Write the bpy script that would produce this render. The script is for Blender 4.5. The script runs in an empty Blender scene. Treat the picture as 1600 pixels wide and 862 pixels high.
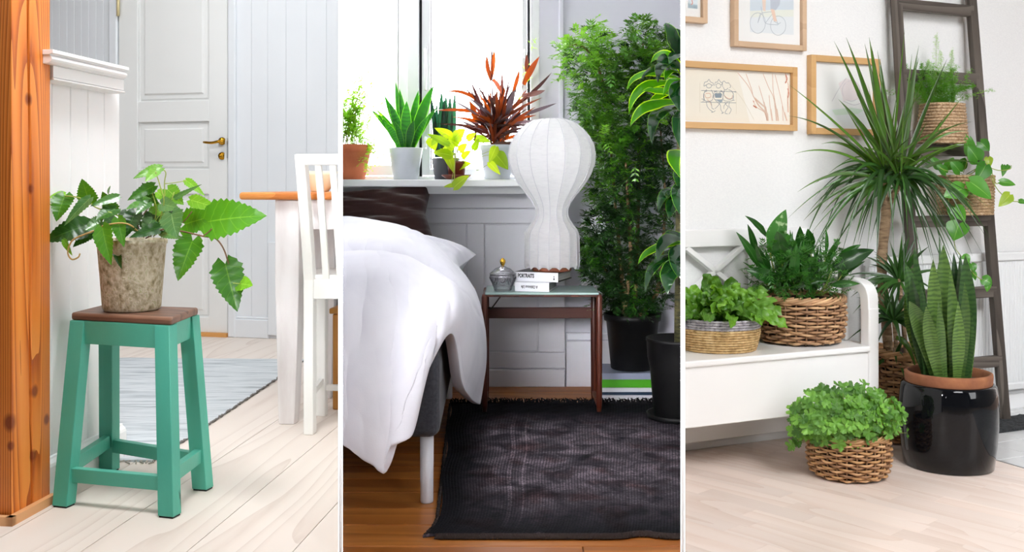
import bpy, bmesh, math, random
from mathutils import Vector, Matrix, noise
S = bpy.context.scene
COL = S.collection
F, CX, HY, ZC = 1600.0, 800.0, 290.0, 1.1      # lens in pixels of the 1600x862 frame, image centre, eye level, eye height
ZF = {1: 0.28, 2: 0.20, 3: 0.0}                # floor level of the three rooms
CAMP = Vector((0, 0, ZC))
# ------------------------------------------------------------------ camera, sky, lights, exposure
cam_d = bpy.data.cameras.new('camera')
cam = bpy.data.objects.new('camera', cam_d); COL.objects.link(cam)
cam.location = CAMP; cam.rotation_euler = (math.pi / 2, 0, 0)
cam_d.sensor_fit = 'HORIZONTAL'; cam_d.sensor_width = 36.0; cam_d.lens = 36.0
cam_d.shift_y = -(431 - HY) / 1600.0; cam_d.clip_start = 0.05
S.camera = cam
w = bpy.data.worlds.new('overcast_sky'); S.world = w; w.use_nodes = True
bg = w.node_tree.nodes['Background']; bg.inputs[0].default_value = (0.95, 0.95, 1.0, 1); bg.inputs[1].default_value = 16.0
def area(name, loc, aim, size, power, col=(1, 1, 1), sy=None, spread=180):
    l = bpy.data.lights.new(name, 'AREA'); l.energy = power; l.color = col
    l.shape = 'RECTANGLE'; l.size = size; l.size_y = sy or size; l.spread = math.radians(spread)
    o = bpy.data.objects.new(name, l); COL.objects.link(o); o.location = loc
    o.rotation_euler = (Vector(aim) - Vector(loc)).to_track_quat('-Z', 'Y').to_euler()
    return o
area('added_area_light', (-0.76, 2.22, 2.85), (-1.15, 2.9, 0.6), 0.6, 29, (0.95, 0.975, 1.0), spread=140)  # added unseen area light that brightens the half wall and stool
area('added_area_light', (-2.5, 1.2, 2.6), (-1.2, 3.2, 0.7), 1.1, 3, (0.98, 0.99, 1.0), spread=110)  # added weak fill for the front faces of the stool
area('added_area_light', (-1.55, 4.3, 3.2), (-1.55, 4.35, 0.0), 1.1, 29, (0.95, 0.98, 1.0))  # added light over the back of the stool room
area('added_area_light', (-3.2, 3.2, 2.2), (-1.3, 3.9, 0.8), 1.2, 20, (0.95, 0.98, 1.0))  # added light from the left onto the door wall
area('added_area_light', (1.9, 1.0, 3.1), (1.95, 4.0, 0.5), 1.3, 34, (0.98, 0.985, 1.0), spread=84)  # added light from above the viewer into the bench room
area('window_light', (4.3, 0.9, 1.8), (1.9, 4.1, 0.6), 1.6, 80, (0.96, 0.98, 1.0), 1.9)
area('added_area_light', (0.0, 3.7, 3.2), (0.0, 3.75, 0), 0.7, 1.6, (0.94, 0.96, 1.0))  # added weak fill inside the bedroom, no fixture
area('added_edge_light', (1.3, 0.2, 2.0), (-0.395, 2.3, 0.85), 0.3, 1.2, (1, 1, 1), spread=35)  # added light that whitens the front edge of the left partition
area('added_edge_light', (-1.3, 0.2, 2.0), (0.385, 2.3, 0.85), 0.3, 3.2, (1, 1, 1), spread=35)  # same added light for the right partition edge
area('added_fill_light', (-0.8, 0.3, 1.6), (0.34, 4.6, 0.8), 1.0, 8.5, (0.97, 0.97, 1.0), spread=30)  # added fill aimed past the duvet at the wall behind the nightstand
area('added_area_light', (2.1, 2.35, 3.15), (2.2, 4.8, 1.3), 0.8, 23, (0.98, 0.985, 1.0), spread=150)  # added fill for the picture wall and ladder
p = area('window_portal', (-0.3, 4.80, 1.85), (-0.3, 3.0, 1.6), 1.7, 1, (1, 1, 1), 1.6); p.data.cycles.is_portal = True
S.view_settings.view_transform = 'Standard'; S.view_settings.look = 'None'
S.view_settings.exposure = 0.0; S.view_settings.gamma = 1.0; S.view_settings.use_curve_mapping = False
S.cycles.use_denoising = True
S.cycles.max_bounces = 10; S.cycles.diffuse_bounces = 5; S.cycles.transparent_max_bounces = 12
S.cycles.caustics_reflective = False; S.cycles.caustics_refractive = False
S.cycles.sample_clamp_indirect = 6.0

# ------------------------------------------------------------------ helpers
R = random.Random(7)
def P(x, y, D): return Vector(((x - CX) / F * D, D, ZC + (HY - y) / F * D))
def G(x, y, r):
    D = F * (ZC - ZF[r]) / (y - HY)
    return Vector(((x - CX) / F * D, D, ZF[r]))
ROOM = [0]; ROOMOBJ = {0: [], 1: [], 2: [], 3: []}
class MB:
    def __init__(s): s.v = []; s.f = []; s.sm = []; s.uv = []; s.has = False
    def add(s, vs, fs, smooth=False, uvs=None):
        b = len(s.v); s.v += [Vector(q) for q in vs]
        for f in fs: s.f.append(tuple(i + b for i in f)); s.sm.append(smooth)
        if uvs: s.has = True; s.uv += uvs
        else: s.uv += [(0.25, 0.5)] * len(vs)
    def hexa(s, p, smooth=False):      # 4 bottom points, 4 top points
        s.add(p, [(3, 2, 1, 0), (4, 5, 6, 7), (0, 1, 5, 4), (1, 2, 6, 5), (2, 3, 7, 6), (3, 0, 4, 7)], smooth)
    def box(s, c, sz, X=Vector((1, 0, 0)), Y=None, Z=Vector((0, 0, 1))):
        X = Vector(X).normalized(); Z = Vector(Z).normalized(); Y = Vector(Y).normalized() if Y else Z.cross(X)
        a, b, d = X * sz[0] / 2, Y * sz[1] / 2, Z * sz[2] / 2; c = Vector(c)
        s.hexa([c - a - b - d, c + a - b - d, c + a + b - d, c - a + b - d, c - a - b + d, c + a - b + d, c + a + b + d, c - a + b + d])
    def bar(s, p0, p1, w, h, side=None, w1=None, h1=None):   # square beam between two points
        p0, p1 = Vector(p0), Vector(p1); t = (p1 - p0).normalized()
        sd = Vector(side) if side else (t.cross(Vector((0, 0, 1))) if abs(t.z) < .95 else Vector((1, 0, 0)))
        sd = (sd - t * sd.dot(t)).normalized(); up = t.cross(sd).normalized()
        w1 = w1 or w; h1 = h1 or h
        q = lambda p, a, b: [p - sd * a / 2 - up * b / 2, p + sd * a / 2 - up * b / 2, p + sd * a / 2 + up * b / 2, p - sd * a / 2 + up * b / 2]
        s.hexa(q(p0, w, h) + q(p1, w1, h1))
    def tube(s, pts, r, n=6, caps=True, closed=False):
        pts = [Vector(q) for q in pts]; k = len(pts); rr = r if isinstance(r, (list, tuple)) else [r] * k
        vs = []; nrm = None; us = []
        for i in range(k):
            if closed: t = pts[(i + 1) % k] - pts[i - 1]
            else: t = pts[min(i + 1, k - 1)] - pts[max(i - 1, 0)]
            if t.length < 1e-9: t = Vector((0, 0, 1))
            t.normalize()
            if nrm is None: nrm = t.orthogonal().normalized()
            else:
                nrm = nrm - t * nrm.dot(t)
                nrm = nrm.normalized() if nrm.length > 1e-6 else t.orthogonal().normalized()
            b = t.cross(nrm)
            for j in range(n):
                a = 2 * math.pi * j / n; vs.append(pts[i] + (nrm * math.cos(a) + b * math.sin(a)) * rr[i]); us.append((j / n, i / max(1, k - 1)))
        fs = []
        for i in range(k if closed else k - 1):
            i2 = (i + 1) % k
            for j in range(n):
                j2 = (j + 1) % n; fs.append((i * n + j, i * n + j2, i2 * n + j2, i2 * n + j))
        if caps and not closed: fs += [tuple(range(n - 1, -1, -1)), tuple((k - 1) * n + j for j in range(n))]
        s.add(vs, fs, True, us)
    def lathe(s, c, prof, n=32, rad=None, cap0=False, cap1=False):
        c = Vector(c); vs = []; us = []; k = len(prof)
        for i, (r, z) in enumerate(prof):
            for j in range(n):
                a = 2 * math.pi * j / n; q = rad(a, i) if rad else 1.0
                vs.append(c + Vector((math.cos(a) * r * q, math.sin(a) * r * q, z))); us.append((j / n, i / max(1, k - 1)))
        fs = [(i * n + j, i * n + (j + 1) % n, (i + 1) * n + (j + 1) % n, (i + 1) * n + j) for i in range(k - 1) for j in range(n)]
        if cap0: fs.append(tuple(range(n - 1, -1, -1)))
        if cap1: fs.append(tuple((k - 1) * n + j for j in range(n)))
        s.add(vs, fs, True, us)
    def grid(s, rows, smooth=True, uv=True):
        n, m = len(rows), len(rows[0])
        s.add([q for r in rows for q in r], [(i * m + j, i * m + j + 1, (i + 1) * m + j + 1, (i + 1) * m + j) for i in range(n - 1) for j in range(m - 1)], smooth,
              [(j / (m - 1), i / (n - 1)) for i in range(n) for j in range(m)] if uv else None)
    def leaf(s, path, hw, nrm, fold=.15, cols=2, teeth=False, wave=0, wf=3, lobe=0, pucker=0, ph=0):
        n = len(path); rows = []; nrm = Vector(nrm)
        for i in range(n):
            t = i / (n - 1); tan = (path[min(i + 1, n - 1)] - path[max(i - 1, 0)]); tan = tan.normalized() if tan.length > 1e-9 else Vector((0, 0, 1))
            sd = tan.cross(nrm); sd = sd.normalized() if sd.length > 1e-5 else tan.orthogonal().normalized()
            nn = sd.cross(tan).normalized(); W = hw(t) if callable(hw) else hw[i]; row = []
            for j in range(-cols, cols + 1):
                u = j / cols; k = W * u
                if teeth and abs(j) == cols and i % 2: k *= .86
                off = fold * W * abs(u) + wave * math.sin(6.283 * wf * t + (1.4 if u > 0 else 0) + ph) * abs(u) * W + pucker * W * math.sin(t * 44 - abs(u) * 5) * (1 if 0 < abs(u) < 1 else 0)
                q = path[i] + sd * k + nn * off
                if lobe: q = q - tan * lobe * hw(.3) * abs(u) * (1 - t) ** 4
                row.append(q)
            rows.append(row)
        s.grid(rows)
    def build(s, name, mat, parent=None, bevel=0, seg=2, **props):
        me = bpy.data.meshes.new(name); me.from_pydata([tuple(q) for q in s.v], [], s.f)
        me.polygons.foreach_set('use_smooth', s.sm)
        if s.has:
            uvl = me.uv_layers.new(name='UVMap'); li = [0] * len(me.loops); me.loops.foreach_get('vertex_index', li)
            uvl.data.foreach_set('uv', [c for i in li for c in s.uv[i]])
        if isinstance(mat, (list, tuple)):
            for m_ in mat: me.materials.append(m_)
        else: me.materials.append(mat)
        return link(bpy.data.objects.new(name, me), parent, bevel, seg, **props)
def link(o, parent=None, bevel=0, seg=2, **props):
    COL.objects.link(o)
    if parent is not None:
        o.parent = parent; o.matrix_parent_inverse = Matrix.Translation(-ORG.get(parent.name, Vector((0, 0, 0))))
    if bevel:
        m_ = o.modifiers.new('bevel', 'BEVEL'); m_.width = bevel; m_.segments = seg; m_.limit_method = 'ANGLE'; m_.angle_limit = .7
    for k_, v_ in props.items(): o[k_] = v_
    ROOMOBJ[ROOM[0]].append(o)
    return o
ORG = {}
def thing(name, loc, label=None, cat=None, group=None, kind=None):
    o = bpy.data.objects.new(name, None); COL.objects.link(o); o.location = loc; o.empty_display_size = .05
    ORG[o.name] = Vector(loc)
    if label: o['label'] = label
    if cat: o['category'] = cat
    if group: o['group'] = group
    if kind: o['kind'] = kind
    return o
def bez(a, b, c, n=10):
    a, b, c = Vector(a), Vector(b), Vector(c)
    return [a * (1 - t) ** 2 + b * 2 * t * (1 - t) + c * t * t for t in [i / (n - 1) for i in range(n)]]
def cr(pts, n):                        # Catmull-Rom through points, n samples
    pts = [Vector(q) for q in pts]; k = len(pts); out = []
    for i in range(n):
        t = i / (n - 1) * (k - 1); j = min(int(t), k - 2); t -= j
        p1, p2 = pts[j], pts[j + 1]; p0 = pts[j - 1] if j else p1 * 2 - p2; p3 = pts[j + 2] if j + 2 < k else p2 * 2 - p1
        out.append(.5 * (2 * p1 + (p2 - p0) * t + (2 * p0 - 5 * p1 + 4 * p2 - p3) * t * t + (3 * p1 - p0 - 3 * p2 + p3) * t ** 3))
    return out
class Plane:                           # an upright plane: s along d, z up, off towards the viewer
    def __init__(s, p0, d):
        s.p0 = Vector(p0); s.d = Vector((d[0], d[1], 0)).normalized(); s.n = Vector((s.d.y, -s.d.x, 0))
        if s.n.dot(CAMP - s.p0) < 0: s.n = -s.n
    def pt(s, a, z, off=0): q = s.p0 + s.d * a + s.n * off; return Vector((q.x, q.y, z))
    def hit(s, x, y, off=0):
        r = Vector(((x - CX) / F, 1, (HY - y) / F)); t = (s.p0 + s.n * off - CAMP).dot(s.n) / r.dot(s.n); return CAMP + r * t
    def sz(s, x, y, off=0): q = s.hit(x, y, off); return (q - s.p0).dot(s.d), q.z
    def box(s, mb, a0, a1, z0, z1, d0, d1, ch=0):
        q = lambda i, d: [s.pt(a0 + i, z0 + i, d), s.pt(a1 - i, z0 + i, d), s.pt(a1 - i, z1 - i, d), s.pt(a0 + i, z1 - i, d)]
        if not ch: mb.hexa(q(0, d0) + q(0, d1)); return
        mb.add(q(0, d0) + q(0, d1 - ch) + q(ch, d1), [(3, 2, 1, 0), (8, 9, 10, 11)] + [(i + k, (i + 1) % 4 + k, (i + 1) % 4 + k + 4, i + k + 4) for k in (0, 4) for i in range(4)])
    def pbox(s, mb, x0, y0, x1, y1, d0, d1, ch=0):
        a0, z1 = s.sz(x0, y0, d1); a1, z0 = s.sz(x1, y1, d1); s.box(mb, min(a0, a1), max(a0, a1), min(z0, z1), max(z0, z1), d0, d1, ch)
# ------------------------------------------------------------------ materials
def lin(c):
    if isinstance(c, str):
        c = [int(c[i:i + 2], 16) / 255 for i in (0, 2, 4)]
    return tuple((v / 12.92 if v <= .04045 else ((v + .055) / 1.055) ** 2.4) for v in c[:3]) + (1,)
def newmat(name):
    m = bpy.data.materials.new(name); m.use_nodes = True; nt = m.node_tree
    return m, nt, nt.nodes['Principled BSDF'], nt.nodes.new, nt.links.new
def ramp(nt, stops):
    r = nt.nodes.new('ShaderNodeValToRGB'); e = r.color_ramp.elements
    while len(e) < len(stops): e.new(.5)
    for q, (p_, c_) in zip(e, stops): q.position = p_; q.color = lin(c_)
    return r
def coords(nt, scale=(1, 1, 1), kind='Object', rot=(0, 0, 0)):
    tc = nt.nodes.new('ShaderNodeTexCoord'); mp = nt.nodes.new('ShaderNodeMapping'); mp.inputs['Scale'].default_value = scale; mp.inputs['Rotation'].default_value = rot
    nt.links.new(tc.outputs[kind], mp.inputs[0]); return mp.outputs[0]
def mat(name, col, rough=.5, spec=.5, metal=0, coat=0, sheen=0):
    m, nt, b, N, L = newmat(name); b.inputs['Base Color'].default_value = lin(col); b.inputs['Roughness'].default_value = rough
    b.inputs['Specular IOR Level'].default_value = spec; b.inputs['Metallic'].default_value = metal; b.inputs['Coat Weight'].default_value = coat; b.inputs['Sheen Weight'].default_value = sheen
    return m
def nmat(name, stops, scale=8, stretch=(1, 1, 1), rough=.5, bump=0, bscale=None, detail=4, rot=(0, 0, 0), vary=0, spec=.5, dist=0, sheen=0, coat=0, bdist=.01):
    m, nt, b, N, L = newmat(name); co = coords(nt, stretch, 'Object', rot)
    n = N('ShaderNodeTexNoise'); n.inputs['Scale'].default_value = scale; n.inputs['Detail'].default_value = detail; n.inputs['Distortion'].default_value = dist; L(co, n.inputs['Vector'])
    r = ramp(nt, stops); L(n.outputs['Fac'], r.inputs[0]); out = r.outputs[0]
    if vary:
        oi = N('ShaderNodeObjectInfo'); hs = N('ShaderNodeHueSaturation'); mr = N('ShaderNodeMapRange'); mr.inputs[3].default_value = 1 - vary; mr.inputs[4].default_value = 1 + vary
        L(oi.outputs['Random'], mr.inputs[0]); L(mr.outputs[0], hs.inputs['Value']); L(out, hs.inputs['Color']); out = hs.outputs[0]
    L(out, b.inputs['Base Color']); b.inputs['Roughness'].default_value = rough; b.inputs['Specular IOR Level'].default_value = spec; b.inputs['Sheen Weight'].default_value = sheen; b.inputs['Coat Weight'].default_value = coat
    if bump:
        n2 = N('ShaderNodeTexNoise'); n2.inputs['Scale'].default_value = bscale or scale * 3; n2.inputs['Detail'].default_value = 3; L(co, n2.inputs['Vector'])
        bp = N('ShaderNodeBump'); bp.inputs['Strength'].default_value = bump; bp.inputs['Distance'].default_value = bdist; L(n2.outputs['Fac'], bp.inputs['Height']); L(bp.outputs[0], b.inputs['Normal'])
    return m
def wood(name, stops, along=(0, 0, 1), ring=30, rough=.45, stretch=14, dist=2.5, vary=.06, bump=.1, knots=None, knotcol='5a2008', spec=.4, rot=0, fine=.35, cathedral=1.0):
    # growth rings: noise stretched along the grain, cut into bands, with fine pores
    m, nt, b, N, L = newmat(name)
    ax = Vector(along).normalized(); e1 = ax.cross(Vector((0, 0, 1)) if abs(ax.z) < .9 else Vector((1, 0, 0))).normalized(); e2 = ax.cross(e1)
    tcn_ = N('ShaderNodeTexCoord'); cb_ = N('ShaderNodeCombineXYZ'); oi = N('ShaderNodeObjectInfo')
    for i_, (d_, k_) in enumerate(((ax, 1.0 / stretch), (e1, 1.0), (e2, 1.0))):
        dt = N('ShaderNodeVectorMath'); dt.operation = 'DOT_PRODUCT'; L(tcn_.outputs['Object'], dt.inputs[0]); dt.inputs[1].default_value = d_ * k_; L(dt.outputs['Value'], cb_.inputs[i_])
    co = cb_.outputs[0]
    ad = N('ShaderNodeVectorMath'); ad.operation = 'ADD'; mu = N('ShaderNodeVectorMath'); mu.operation = 'SCALE'; mu.inputs[0].default_value = (13.1, 7.7, 5.3)
    L(oi.outputs['Random'], mu.inputs['Scale']); L(co, ad.inputs[0]); L(mu.outputs[0], ad.inputs[1])
    n = N('ShaderNodeTexNoise'); n.inputs['Scale'].default_value = 2.2 * cathedral; n.inputs['Detail'].default_value = 1.5; n.inputs['Distortion'].default_value = .3; L(ad.outputs[0], n.inputs['Vector'])
    ml = N('ShaderNodeMath'); ml.operation = 'MULTIPLY'; ml.inputs[1].default_value = ring; L(n.outputs['Fac'], ml.inputs[0])
    fr = N('ShaderNodeMath'); fr.operation = 'FRACT'; L(ml.outputs[0], fr.inputs[0])
    f2 = N('ShaderNodeTexNoise'); f2.inputs['Scale'].default_value = 90; f2.inputs['Detail'].default_value = 3; L(ad.outputs[0], f2.inputs['Vector'])
    mx = N('ShaderNodeMath'); mx.operation = 'MULTIPLY_ADD'; L(f2.outputs['Fac'], mx.inputs[0]); mx.inputs[1].default_value = fine
    sb = N('ShaderNodeMath'); sb.operation = 'MULTIPLY'; L(fr.outputs[0], sb.inputs[0]); sb.inputs[1].default_value = 1 - fine; L(sb.outputs[0], mx.inputs[2])
    r = ramp(nt, stops); L(mx.outputs[0], r.inputs[0]); out = r.outputs[0]
    if knots:
        tc = N('ShaderNodeTexCoord')
        for (kp, kr) in knots:
            d = N('ShaderNodeVectorMath'); d.operation = 'SUBTRACT'; L(tc.outputs['Object'], d.inputs[0]); d.inputs[1].default_value = kp
            s2 = N('ShaderNodeVectorMath'); s2.operation = 'MULTIPLY'; L(d.outputs[0], s2.inputs[0]); s2.inputs[1].default_value = (1 / kr, .85 / kr, .8 / kr)
            ln = N('ShaderNodeVectorMath'); ln.operation = 'LENGTH'; L(s2.outputs[0], ln.inputs[0])
            nz = N('ShaderNodeMath'); nz.operation = 'MULTIPLY_ADD'; L(f2.outputs['Fac'], nz.inputs[0]); nz.inputs[1].default_value = .35; L(ln.outputs['Value'], nz.inputs[2])
            mr = N('ShaderNodeMapRange'); L(nz.outputs[0], mr.inputs[0]); mr.inputs[1].default_value = .75; mr.inputs[2].default_value = 1.35; mr.inputs[3].default_value = .9; mr.inputs[4].default_value = 0
            mc = N('ShaderNodeMix'); mc.data_type = 'RGBA'; L(mr.outputs[0], mc.inputs[0]); L(out, mc.inputs[6]); mc.inputs[7].default_value = lin(knotcol); out = mc.outputs[2]
    if vary:
        hs = N('ShaderNodeHueSaturation'); mr = N('ShaderNodeMapRange'); mr.inputs[3].default_value = 1 - vary; mr.inputs[4].default_value = 1 + vary
        L(oi.outputs['Random'], mr.inputs[0]); L(mr.outputs[0], hs.inputs['Value']); L(out, hs.inputs['Color']); out = hs.outputs[0]
    L(out, b.inputs['Base Color']); b.inputs['Roughness'].default_value = rough; b.inputs['Specular IOR Level'].default_value = spec
    if bump:
        bp = N('ShaderNodeBump'); bp.inputs['Strength'].default_value = bump; bp.inputs['Distance'].default_value = .004; L(mx.outputs[0], bp.inputs['Height']); L(bp.outputs[0], b.inputs['Normal'])
    return m
def leafmat(name, c0, c1, rough=.4, trans=.3, rib=None, veins=0, margin=None, mw=.12, bands=None, bfreq=60, tcol=None, vary=.25, spec=.5, speck=None, hue=.02):
    m, nt, b, N, L = newmat(name); co = coords(nt); oi = N('ShaderNodeObjectInfo')
    n = N('ShaderNodeTexNoise'); n.inputs['Scale'].default_value = 14; n.inputs['Detail'].default_value = 2; L(co, n.inputs['Vector'])
    ml = N('ShaderNodeMath'); ml.operation = 'MULTIPLY_ADD'; L(oi.outputs['Random'], ml.inputs[0]); ml.inputs[1].default_value = .6; hf = N('ShaderNodeMath'); hf.operation = 'MULTIPLY_ADD'; L(n.outputs['Fac'], hf.inputs[0]); hf.inputs[1].default_value = .9; hf.inputs[2].default_value = -.25
    L(hf.outputs[0], ml.inputs[2]); r = ramp(nt, [(0, c0), (1, c1)]); L(ml.outputs[0], r.inputs[0]); out = r.outputs[0]
    tc = N('ShaderNodeTexCoord'); sp = N('ShaderNodeSeparateXYZ'); L(tc.outputs['UV'], sp.inputs[0])
    def M_(op, a, b_=None, c_=None):
        q = N('ShaderNodeMath'); q.operation = op
        for i, v in enumerate((a, b_, c_)):
            if v is None: continue
            if isinstance(v, (int, float)): q.inputs[i].default_value = v
            else: L(v, q.inputs[i])
        return q.outputs[0]
    au = M_('ABSOLUTE', M_('SUBTRACT', sp.outputs[0], .5))
    def mixc(fac, col):
        nonlocal out
        mc = N('ShaderNodeMix'); mc.data_type = 'RGBA'; L(fac, mc.inputs[0]); L(out, mc.inputs[6]); mc.inputs[7].default_value = lin(col); out = mc.outputs[2]
    def rng(v, a, b_, c_=0, d_=1):
        q = N('ShaderNodeMapRange'); L(v, q.inputs[0]); q.inputs[1].default_value = a; q.inputs[2].default_value = b_; q.inputs[3].default_value = c_; q.inputs[4].default_value = d_; return q.outputs[0]
    if bands:
        wv = M_('SINE', M_('ADD', M_('MULTIPLY', sp.outputs[1], bfreq), M_('MULTIPLY', n.outputs['Fac'], 15)))
        n3 = N('ShaderNodeTexNoise'); n3.inputs['Scale'].default_value = 60; L(co, n3.inputs['Vector'])
        mixc(rng(M_('ADD', wv, M_('MULTIPLY', n3.outputs['Fac'], 2.4)), .6, 2.2, 0, .75), bands)
    if speck:
        n3 = N('ShaderNodeTexNoise'); n3.inputs['Scale'].default_value = 45; L(co, n3.inputs['Vector']); mixc(rng(n3.outputs['Fac'], .56, .64, 0, .8), speck)
    if veins and rib:
        sv = M_('SINE', M_('MULTIPLY', M_('SUBTRACT', sp.outputs[1], M_('MULTIPLY', au, .45)), veins * 6.283)); mixc(rng(sv, .93, 1.0, 0, .35), rib)
    if rib: mixc(rng(au, .01, .025, .6, 0), rib)
    if margin: mixc(rng(au, .5 - mw * 1.15, .5 - mw * .85), margin)
    if vary:
        hs = N('ShaderNodeHueSaturation'); L(rng(oi.outputs['Random'], 0, 1, 1 - vary, 1 + vary), hs.inputs['Value']); L(out, hs.inputs['Color']); out = hs.outputs[0]
    L(out, b.inputs['Base Color']); b.inputs['Roughness'].default_value = rough; b.inputs['Specular IOR Level'].default_value = spec
    if trans:
        tr = N('ShaderNodeBsdfTranslucent'); ms = N('ShaderNodeMixShader'); ms.inputs[0].default_value = trans; h2 = N('ShaderNodeHueSaturation'); h2.inputs['Value'].default_value = 1.8; h2.inputs['Saturation'].default_value = 1.1; h2.inputs['Hue'].default_value = .5 - hue
        L(out, h2.inputs['Color']); L(h2.outputs[0], tr.inputs['Color']); L(b.outputs[0], ms.inputs[1]); L(tr.outputs[0], ms.inputs[2]); L(ms.outputs[0], nt.nodes['Material Output'].inputs[0])
    return m
def glassmat(name, tint='ffffff', gloss=.06):
    m, nt, b, N, L = newmat(name); t = N('ShaderNodeBsdfTransparent'); t.inputs[0].default_value = lin(tint); g = N('ShaderNodeBsdfGlossy'); g.inputs['Roughness'].default_value = .02
    lw = N('ShaderNodeLayerWeight'); lw.inputs[0].default_value = .25; ad = N('ShaderNodeMath'); ad.operation = 'MULTIPLY_ADD'; L(lw.outputs['Fresnel'], ad.inputs[0]); ad.inputs[1].default_value = .07; ad.inputs[2].default_value = gloss
    ms = N('ShaderNodeMixShader'); L(ad.outputs[0], ms.inputs[0]); L(t.outputs[0], ms.inputs[1]); L(g.outputs[0], ms.inputs[2]); L(ms.outputs[0], nt.nodes['Material Output'].inputs[0]); return m
white_paint = nmat('white_paint', [(0, 'f1f2f3'), (1, 'fafafa')], 3, rough=.45, bump=.02, bscale=60)
cool_white = nmat('cool_white_paint', [(0, 'dfe3e8'), (1, 'e9ecf0')], 3, rough=.4)
door_white = nmat('door_white_paint', [(0, 'e6e7e6'), (1, 'edeeed')], 3, rough=.35)
# ------------------------------------------------------------------ building shell
ROOM[0] = 0
SA, SB = (529.2 - CX) / F, (535 - CX) / F        # the two faces of the left partition, as X/Y slopes
SC, SD = (1064 - CX) / F, (1069.8 - CX) / F
def prism(pts, z0, z1):
    mb = MB(); n = len(pts); mb.add([(x, y, z0) for x, y in pts] + [(x, y, z1) for x, y in pts],
        [tuple(range(n - 1, -1, -1)), tuple(range(n, 2 * n))] + [(i, (i + 1) % n, (i + 1) % n + n, i + n) for i in range(n)]); return mb
pure_white = mat('partition_white_paint', 'fdfdfd', .6, .2)
for nm, a, b in (('wall_partition_left', SA, SB), ('wall_partition_right', SC, SD)):
    y0, y1 = 2.3, 5.75
    prism([(a * y0, y0), (b * y0, y0), (b * y1, y1), (a * y1, y1)], -.05, 3.3).build(nm, pure_white, kind='structure')
hall = mat('hall_plaster', '8d8883', .7)
prism([(-4.3, -2.6), (4.6, -2.6), (4.6, -2.5), (-4.3, -2.5)], -.05, 3.3).build('wall_front', hall, kind='structure')
prism([(-4.4, -2.6), (-4.3, -2.6), (-4.3, 7.0), (-4.4, 7.0)], -.05, 3.3).build('wall_outer_left', hall, kind='structure')
prism([(4.6, -2.6), (4.7, -2.6), (4.7, 7.0), (4.6, 7.0)], -.05, 3.3).build('wall_outer_right', hall, kind='structure')
cb = prism([(-4.4, -2.6), (4.7, -2.6), (4.7, 4.76), (-4.4, 4.76)], 3.3, 3.4)
for a, b in (((-4.4, 4.76), SA), ((4.7, 4.76), SD)):
    q = [(-4.4, 4.76), (SA * 4.76, 4.76), (SA * 7, 7), (-4.4, 7)] if b is SA else [(SD * 4.76, 4.76), (4.7, 4.76), (4.7, 7), (SD * 7, 7)]
    p2 = prism(q, 3.3, 3.4); cb.add(p2.v, p2.f)
cb.build('ceiling', hall, kind='structure')
prism([(-4.3, -2.5), (4.6, -2.5), (4.6, 2.05), (-4.3, 2.05)], -.12, -.02).build('floor_hall', mat('hall_floor', 'b9a48c', .6), kind='structure')
# ================================================================== ROOM 1 : green stool by the half wall
ROOM[0] = 1; Z1 = ZF[1]
u1 = Vector((.1125, 1, 0)).normalized(); v1 = Vector((1, -.1125, 0)).normalized()
pine_orange = wood('orange_oiled_pine', [(0, 'e99545'), (.35, 'e28637'), (.6, 'd47528'), (.82, 'a54d15'), (1, 'd07a2c')], (0, 0, 1), 46, .42, 16, vary=0, bump=.3, fine=.3, cathedral=2.2,
    knots=[((-1.209, 2.56, 1.316), 0.0136), ((-1.208, 2.57, 1.092), 0.0109), ((-1.206, 2.587, .581), 0.0136), ((-1.2, 2.64, .498), 0.0116), ((-1.207, 2.58, .42), 0.0129), ((-1.22, 2.487, .524), 0.0184), ((-1.218, 2.49, .467), 0.0102)], knotcol='7c3211')
floor_pine = wood('white_soaped_plank', [(0, 'e3d8cf'), (.55, 'e1d5cb'), (.8, 'dccfc5'), (.94, 'd1c2b7'), (1, 'dfd2c8')], (.1125, 1, 0), 11, .5, 9, vary=.025, bump=.04, fine=.18, cathedral=1.7, spec=.3)
seam = mat('floor_seam', 'b7a89a', .8)
# floor: slab and wide planks running away from the viewer
prism([(-4.3, 2.05), (SA * 2.05, 2.05), (SA * 6.6, 6.6), (-4.3, 6.6)], Z1 - .4, Z1 - .018).build('floor', seam, kind='structure')
flo1 = COL.objects['floor']
o0 = Vector((-1.0, 2.4, 0)); PW = .236
for i in range(-9, 7):
    a = i * PW + .045
    for (t0, t1) in ((-.32, 1.9 + .31 * (i % 4)), (1.9 + .31 * (i % 4), 4.1)):
        q = lambda s, t: o0 + v1 * s + u1 * t
        g = .0009; mb = MB()
        c = [q(a + g, t0 + g), q(a + PW - g, t0 + g), q(a + PW - g, t1 - g), q(a + g, t1 - g)]
        mb.hexa([p_ + Vector((0, 0, Z1 - .018)) for p_ in c] + [p_ + Vector((0, 0, Z1)) for p_ in c])
        mb.build('plank', floor_pine, flo1)
# back wall
BW = Plane((-1.522, 5.559, 0), (.607, -.159))
s_l, s_r = -2.9, .75
mb = MB(); BW.box(mb, s_l, s_r, Z1 - .1, 3.3, -.14, -.012); bw = mb.build('wall_left', cool_white, kind='structure')
def vboards(edges, z0, z1, parent, pl, m, d=.012, ch=.004, name='board'):
    for e0, e1 in zip(edges[:-1], edges[1:]):
        mb = MB(); pl.box(mb, e0 + .0004, e1 - .0004, z0, z1, -.012, d, ch); mb.build(name, m, parent)
sx = lambda x, y=300: BW.sz(x, y)[0]
sdl, sdr = sx(173), sx(367)
vboards([sx(60) + i * (sx(173) - sx(60)) / 10 for i in range(11)], Z1, 3.2, bw, BW, cool_white, 0, .002)
vboards([sx(367), sx(393), sx(418), sx(447), sx(479), sx(510), sx(545)], Z1, 3.2, bw, BW, cool_white, 0, .0016)
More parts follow.
